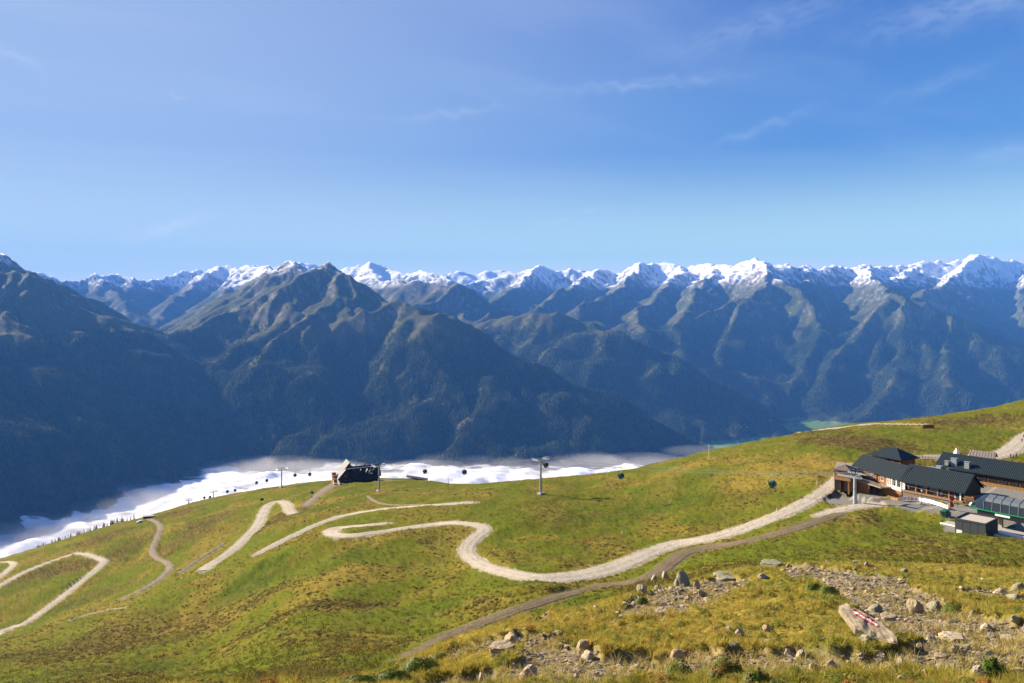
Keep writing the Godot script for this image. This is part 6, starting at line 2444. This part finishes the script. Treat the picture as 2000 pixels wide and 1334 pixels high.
func build_people() -> void:
	var list := [
		[1974, 894, Color(0.10, 0.03, 0.05), Color(0.03, 0.03, 0.04), "person in a dark red jacket standing on the gravel behind the long roof"],
		[1979, 895, Color(0.20, 0.17, 0.14), Color(0.04, 0.04, 0.05), "person in a grey top standing between two others on the gravel"],
		[1985, 893, Color(0.03, 0.03, 0.04), Color(0.02, 0.02, 0.03), "person in black walking with a group on the gravel"],
		[1996, 864, Color(0.30, 0.06, 0.05), Color(0.04, 0.04, 0.06), "person in a red top walking up the gravel way"],
		[1999, 855, Color(0.04, 0.04, 0.05), Color(0.03, 0.03, 0.04), "person in dark clothes walking up the gravel way"],
		[1775, 969, Color(0.35, 0.04, 0.05), Color(0.03, 0.03, 0.05), "person in a red jacket in front of the dining hall"],
		[1781, 970, Color(0.05, 0.04, 0.06), Color(0.03, 0.03, 0.04), "person in a dark jacket in front of the dining hall"],
	]
	var pm := leaf_material("clothing", 0.85)
	var k := 0
	for q in list:
		var w := on_ground(q[0], q[1])
		var o := part("person", person_mesh(q[2], q[3], Color(0.05, 0.03, 0.02), 0.05 * (k % 3)), pm, self)
		o.transform = Transform3D(Basis(Vector3.UP, 0.9 * k), w)
		tag(o, q[4], "person", "people around the lodge")
		k += 1

func build_fences() -> void:
	# white banner with red letters along the forecourt
	var pts: Array = []
	for q in [[1758, 979], [1775, 978], [1795, 980], [1815, 984], [1835, 990], [1852, 996]]:
		pts.append(on_ground(q[0], q[1]))
	var o := thing("banner_fence", "white banner fence with red lettering along the grey forecourt", "banner", pts[0])
	var s := Shape.new()
	for k in pts.size() - 1:
		var a: Vector3 = pts[k] - pts[0]
		var b: Vector3 = pts[k + 1] - pts[0]
		var out := (b - a).cross(Vector3.UP).normalized() * 0.03
		s.loft(PackedVector3Array([a + Vector3(0, 0.25, 0) - out, a + Vector3(0, 1.25, 0) - out, a + Vector3(0, 1.25, 0) + out, a + Vector3(0, 0.25, 0) + out]), PackedVector3Array([b + Vector3(0, 0.25, 0) - out, b + Vector3(0, 1.25, 0) - out, b + Vector3(0, 1.25, 0) + out, b + Vector3(0, 0.25, 0) + out]))
	part("banner", s.mesh(), mats["white_paint"], o)
	for k in pts.size():
		var p: Vector3 = pts[k] - pts[0]
		var st := Shape.new()
		st.tube(p + Vector3(0, -0.2, 0), p + Vector3(0, 1.4, 0), 0.04, 0.04, 6)
		part("post", st.mesh(), mats["dark_metal"], o)
	# letters, as far as they can be made out
	var text := "ARENA WEEDEER"
	var font := SystemFont.new()
	font.font_names = PackedStringArray(["Droid Sans"])
	font.font_weight = 700
	var count := text.length()
	for i in count:
		if text[i] == " ":
			continue
		var f := (i + 0.5) / count * (pts.size() - 1)
		var k := int(f)
		var a: Vector3 = pts[k] - pts[0]
		var b: Vector3 = pts[k + 1] - pts[0]
		var p := a.lerp(b, f - k)
		var dir := Vector3(b.x - a.x, b.y - a.y, b.z - a.z).normalized()
		var face := dir.cross(Vector3.UP).normalized()
		var tm := TextMesh.new()
		tm.text = text[i]
		tm.font = font
		tm.font_size = 64
		tm.pixel_size = 0.0145
		tm.depth = 0.01
		part("letter", tm, mats["red_cloth"], o, Transform3D(Basis(dir, face.cross(dir).normalized(), face), p + Vector3(0, 0.75, 0) + face * 0.045))
	# orange netting round the grass island
	pts = []
	for q in [[1707, 980], [1722, 978], [1738, 977], [1754, 978], [1758, 970]]:
		pts.append(on_ground(q[0], q[1]))
	o = thing("safety_net", "orange safety net fence round the small grass island", "fence", pts[0])
	for k in pts.size():
		var p: Vector3 = pts[k] - pts[0]
		var st := Shape.new()
		st.tube(p + Vector3(0, -0.2, 0), p + Vector3(0, 1.2, 0), 0.05, 0.05, 6)
		part("post", st.mesh(), mats["larch"], o)
	for k in pts.size() - 1:
		var a: Vector3 = pts[k] - pts[0]
		var b: Vector3 = pts[k + 1] - pts[0]
		var nt := Shape.new()
		for j in 5:
			var prev := a + Vector3(0, 0.2 + 0.2 * j, 0)
			for i in 6:
				var t := (i + 1) / 6.0
				var q := a.lerp(b, t) + Vector3(0, 0.2 + 0.2 * j - 0.35 * (j / 4.0) * 4.0 * t * (1.0 - t), 0)
				nt.tube(prev, q, 0.035, 0.035, 4)
				prev = q
		for i in 9:
			var t := (i + 0.5) / 9.0
			var q := a.lerp(b, t)
			nt.tube(q + Vector3(0, 0.2, 0), q + Vector3(0, 1.0 - 1.4 * t * (1.0 - t), 0), 0.035, 0.035, 4)
		part("net", nt.mesh(), mats["orange_net"], o)
	# red beach flag
	var w := on_ground(1856, 998)
	o = thing("beach_flag", "tall narrow red banner flag beside the green cabin", "flag", w)
	var st := Shape.new()
	st.tube(Vector3(0, 0, 0), Vector3(0, 4.6, 0), 0.05, 0.03, 6)
	part("pole", st.mesh(), mats["dark_metal"], o)
	var fl := Shape.new()
	var hs := 14
	for k in hs:
		var y0 := 1.0 + 3.6 * k / hs
		var y1 := 1.0 + 3.6 * (k + 1) / hs
		var w0 := 0.85 + 0.15 * sin(k * 0.9)
		var w1 := 0.85 + 0.15 * sin((k + 1) * 0.9)
		var z0 := 0.12 * sin(k * 0.8)
		var z1 := 0.12 * sin((k + 1) * 0.8)
		fl.quad(Vector3(0.03, y0, 0), Vector3(0.03, y1, 0), Vector3(w1, y1, z1), Vector3(w0, y0, z0))
		fl.quad(Vector3(w0, y0, z0 - 0.01), Vector3(w1, y1, z1 - 0.01), Vector3(0.03, y1, -0.01), Vector3(0.03, y0, -0.01))
	part("cloth", fl.mesh(), mats["red_cloth"], o)
	# snow poles and marker posts on the meadow
	var poles := [[1385, 896, 868, 0, "tall white snow pole on the brow of the yellow meadow"], [1186, 932, 907, 0, "leaning white snow pole in front of the cloud"], [876, 958, 930, 1, "thin wooden pole on the green knoll"], [1818, 836, 815, 1, "wooden post at the end of the fence on the ridge"], [1215, 1043, 1036, 0, "short marker post beside the mown strip"], [1517, 1000, 992, 0, "white marker post at the gravel road"], [1596, 947, 938, 0, "white marker stake at the edge of the gravel road"], [642, 967, 961, 0, "white marker stake on the path to the lodge"], [1800, 985, 962, 1, "lamp post in front of the dining hall"], [1870, 990, 972, 1, "lamp post at the station forecourt"]]
	for q in poles:
		var a := on_ground(q[0], q[1])
		var hh: float = (q[1] - q[2]) / F * -a.z
		o = thing("marker_pole", q[4], "pole", a, 0.0, "poles on the meadow")
		var sp := Shape.new()
		sp.tube(Vector3(0, -0.3, 0), Vector3(-hh * 0.03, hh, 0), 0.11, 0.08, 8)
		part("pole", sp.mesh(), mats["white_paint"] if q[3] == 0 else mats["wood_grey"], o)
		var cp := Shape.new()
		cp.tube(Vector3(-hh * 0.03, hh, 0), Vector3(-hh * 0.031, hh + 0.12, 0), 0.12, 0.05, 8)
		part("cap", cp.mesh(), mats["red_cloth"] if q[3] == 0 else mats["dark_metal"], o)
	# dark board fence on the ridge
	w = on_ground(1804, 837)
	o = thing("board_fence", "short dark board fence on the ridge above the meadow", "fence", w)
	for k in 8:
		bx("board", Vector3(0.7 * k, 0.9, 0), Vector3(0.62, 1.9, 0.08), mats["wood_dark"], o)
	# timber playground swings
	var swings := [[1786, 893, 14, "wooden swing frame standing behind the pavilion"], [1872, 884, 20, "wooden swing frame with pale slides behind the long roof"]]
	for q in swings:
		var a := on_ground(q[0], q[1])
		var k: float = -a.z / F
		var hh := 15.0 * k
		var wd: float = q[2] * k
		o = thing("swing_frame", q[3], "swing", a, -0.2, "timber swings")
		for x in [0.0, wd]:
			var lg := Shape.new()
			lg.tube(Vector3(x, 0, 0.9), Vector3(x, hh, 0), 0.1, 0.1, 6)
			part("leg", lg.mesh(), mats["larch_light"], o)
			var lg2 := Shape.new()
			lg2.tube(Vector3(x, 0, -0.9), Vector3(x, hh, 0), 0.1, 0.1, 6)
			part("leg", lg2.mesh(), mats["larch_light"], o)
		var bm := Shape.new()
		bm.tube(Vector3(-0.4, hh, 0), Vector3(wd + 0.4, hh, 0), 0.12, 0.12, 6)
		part("beam", bm.mesh(), mats["larch_light"], o)
		for x in [0.35, 0.65]:
			var sw := Shape.new()
			sw.tube(Vector3(wd * x - 0.2, hh, 0), Vector3(wd * x - 0.2, 0.6, 0), 0.02, 0.02, 4)
			sw.tube(Vector3(wd * x + 0.2, hh, 0), Vector3(wd * x + 0.2, 0.6, 0), 0.02, 0.02, 4)
			sw.box(Vector3(wd * x, 0.58, 0), Vector3(0.5, 0.05, 0.2))
			part("seat", sw.mesh(), mats["dark_metal"], o)
	# play tents
	for q in [[1868, 886, "white play tent behind the long roof"], [1897, 891, "white play tent beside the shingled hut"]]:
		var a := on_ground(q[0], q[1])
		var tn := Shape.new()
		for i in 6:
			var t0 := TAU * i / 6.0
			var t1 := TAU * (i + 1) / 6.0
			tn.tri(Vector3(cos(t0) * 1.4, 0, sin(t0) * 1.4), Vector3(0, 2.4, 0), Vector3(cos(t1) * 1.4, 0, sin(t1) * 1.4))
		tag(part("play_tent", tn.mesh(), mats["plaster"], self, Transform3D(Basis(), a)), q[2], "tent", "play tents")
	# post and rail fence behind the pavilion
	var fa := on_ground(1790, 896)
	var fb := on_ground(1838, 896)
	o = thing("rail_fence", "wooden post and rail fence along the gravel behind the pavilion", "fence", fa)
	for k in 9:
		var p := (fb - fa) * (k / 8.0)
		bx("post", p + Vector3(0, 0.5, 0), Vector3(0.12, 1.2, 0.12), mats["wood_grey"], o)
	for y in [0.45, 0.95]:
		var rl := Shape.new()
		rl.tube(Vector3(0, y, 0.08), fb - fa + Vector3(0, y, 0.08), 0.06, 0.06, 5)
		part("rail", rl.mesh(), mats["wood_grey"], o)

func snow_gun(u: float, v: float, label: String, turn: float) -> void:
	var w := on_ground(u, v)
	var o := thing("snow_gun", label, "snow gun", w, turn, "snow guns on the slope")
	var s := Shape.new()
	s.tube(Vector3(0, 0, 0), Vector3(0, 2.6, 0), 0.12, 0.1, 6)
	part("mast", s.mesh(), mats["dark_metal"], o)
	s = Shape.new()
	s.tube(Vector3(-0.9, 2.9, 0), Vector3(0.9, 3.3, 0), 0.75, 0.95, 12)
	part("fan_barrel", s.mesh(), mats["cabin_green"], o)
	s = Shape.new()
	s.tube(Vector3(0.9, 3.3, 0), Vector3(1.1, 3.35, 0), 1.0, 1.0, 12)
	part("nozzle_ring", s.mesh(), mats["sheet_metal"], o)
	for k in 3:
		var lg := Shape.new()
		var a := TAU * k / 3.0
		lg.tube(Vector3(0, 0.5, 0), Vector3(cos(a) * 1.0, 0, sin(a) * 1.0), 0.06, 0.06, 5)
		part("leg", lg.mesh(), mats["dark_metal"], o)

func build_car() -> void:
	var w := on_ground(273, 1021)
	var o := thing("parked_car", "white car parked at the end of the stony path", "car", w, 0.55)
	var s := Shape.new()
	var low := [Vector2(-2.2, 0.35), Vector2(-2.25, 0.8), Vector2(-1.3, 0.95), Vector2(-0.7, 1.5), Vector2(1.3, 1.55), Vector2(2.0, 1.0), Vector2(2.2, 0.85), Vector2(2.2, 0.35)]
	var a := PackedVector3Array()
	var b := PackedVector3Array()
	for p in low:
		var inset := 0.12 if p.y > 1.2 else 0.0
		a.append(Vector3(p.x, p.y, 0.88 - inset))
		b.append(Vector3(p.x, p.y, -0.88 + inset))
	s.loft(a, b)
	part("body", s.mesh(), mat("car_white", lin(0.72, 0.73, 0.74), 0.25), o)
	for side in [-1, 1]:
		var g := Shape.new()
		g.quad(Vector3(-1.1, 1.0, side * 0.89), Vector3(-0.6, 1.42, side * 0.80), Vector3(1.2, 1.46, side * 0.80), Vector3(1.7, 1.02, side * 0.89))
		part("window", g.mesh(), mats["glass"], o)
		for x in [-1.4, 1.4]:
			var wh := Shape.new()
			wh.tube(Vector3(x, 0.34, side * 0.7), Vector3(x, 0.34, side * 0.92), 0.34, 0.34, 12)
			var t := part("wheel", wh.mesh(), mats["black"], o)
			var rim := Shape.new()
			rim.tube(Vector3(x, 0.34, side * 0.9), Vector3(x, 0.34, side * 0.94), 0.2, 0.2, 8)
			part("rim", rim.mesh(), mats["sheet_metal"], t)
	for z in [-0.6, 0.6]:
		bx("headlight", Vector3(-2.24, 0.72, z), Vector3(0.06, 0.15, 0.3), mats["sheet_metal"], o)
	# low stone roof behind the car
	w = on_ground(290, 1012)
	o = thing("stone_shelter", "low grey shelter with a dark opening above the parked car", "shelter", w, 0.3)
	bx("roof", Vector3(0, 1.7, 0), Vector3(7.5, 0.3, 4.0), mats["concrete"], o)
	bx("wall", Vector3(0, 0.7, -0.6), Vector3(6.8, 1.9, 2.6), mats["wood_dark"], o)

func spruce_mesh(seed_: int) -> ArrayMesh:
	var r := RandomNumberGenerator.new()
	r.seed = seed_
	var s := Shape.new()
	# whorls of drooping branch sprays, shorter towards the top
	var tiers := 15
	for k in tiers:
		var t := float(k) / tiers
		var y := 0.08 + 0.88 * t
		var reach := 0.21 * pow(1.0 - t, 0.85) + 0.012
		var n := 9 - int(t * 4)
		for i in n:
			var a := TAU * (i + r.randf() * 0.7) / n + k
			var l := reach * r.randf_range(0.65, 1.15)
			var d := Vector3(cos(a), 0, sin(a))
			var e := Vector3(-d.z, 0, d.x) * l * 0.34
			var root := Vector3(0, y + 0.05, 0)
			var tip := d * l + Vector3(0, y - l * 0.45, 0)
			s.tri(root, tip - e * 0.5 + d * l * -0.15, tip)
			s.tri(root, tip, tip + e * 0.5 + d * l * -0.15)
			s.tri(root - e * 0.3, tip * 0.6 + root * 0.4 - Vector3(0, l * 0.25, 0), root + e * 0.3)
	s.tri(Vector3(-0.012, 0.93, 0), Vector3(0, 1.02, 0), Vector3(0.012, 0.93, 0))
	s.tri(Vector3(0, 0.93, -0.012), Vector3(0, 1.02, 0), Vector3(0, 0.93, 0.012))
	return s.mesh()

func build_spruces() -> void:
	var r := RandomNumberGenerator.new()
	r.seed = 61
	var crowns := [spruce_mesh(1), spruce_mesh(2), spruce_mesh(3)]
	var greens := [mat("spruce_a", lin(0.022, 0.036, 0.014), 0.9), mat("spruce_b", lin(0.032, 0.048, 0.016), 0.9)]
	for m in greens:
		m.cull_mode = BaseMaterial3D.CULL_DISABLED
	var bark := mat("bark", lin(0.07, 0.05, 0.04), 0.95)
	var tr := Shape.new()
	tr.tube(Vector3(0, -0.05, 0), Vector3(0, 0.75, 0), 0.016, 0.004, 7)
	var trunk := tr.mesh()
	# the wood stands behind the brow of the meadow: rows of the brow line there
	var brow := [[-10, 1092], [30, 1086], [60, 1078], [100, 1065], [140, 1053], [180, 1040], [220, 1026], [265, 1012]]
	for k in 190:
		var u := r.randf_range(20.0, 264.0)
		var i := 0
		while brow[i + 1][0] < u:
			i += 1
		var line: float = lerpf(brow[i][1], brow[i + 1][1], (u - brow[i][0]) / float(brow[i + 1][0] - brow[i][0]))
		var d := r.randf_range(640.0, 900.0)
		var x := (u - 1000.0) / F * d
		var y := ground(x, d)
		# taller wood towards the higher brow; each reaches a little above it
		var show := r.randf_range(2.0, 11.0) * smoothstep(0.0, 110.0, u) + 2.0
		var top := (HZ - (line - show)) / F * d
		var hh := clampf(top - y, 9.0, 34.0)
		var o := thing("spruce", "%s dark spruce in the wood showing over the brown brow" % ("tall" if show > 8.0 else "short" if show < 4.5 else "middling"), "tree", Vector3(x, top - hh, -d), r.randf() * TAU, "spruces behind the brow")
		var b := Basis.from_scale(Vector3(hh * 0.9, hh, hh * 0.9))
		part("crown", crowns[k % 3], greens[k % 2], o, Transform3D(b, Vector3.ZERO))
		part("trunk", trunk, bark, o, Transform3D(b, Vector3.ZERO))

func _ready() -> void:
	setup_noise()
	setup_view()
	build_mountains()
	make_profiles()
	make_trails()
	make_patches()
	stamp_roads()
	build_meadow()
	build_roads()
	build_forest()
	build_cloud()
	building_materials()
	build_upper_lodge()
	build_station()
	build_lower_lodge()
	build_valley_houses()
	build_lift()
	build_people()
	build_fences()
	build_car()
	snow_gun(511, 985, "green snow gun beside the gravel hairpin", 0.5)
	snow_gun(609, 972, "dark snow gun lowered beside the lodge path", 2.4)
	build_spruces()
	build_stones()
	build_shrubs()
	build_grass()
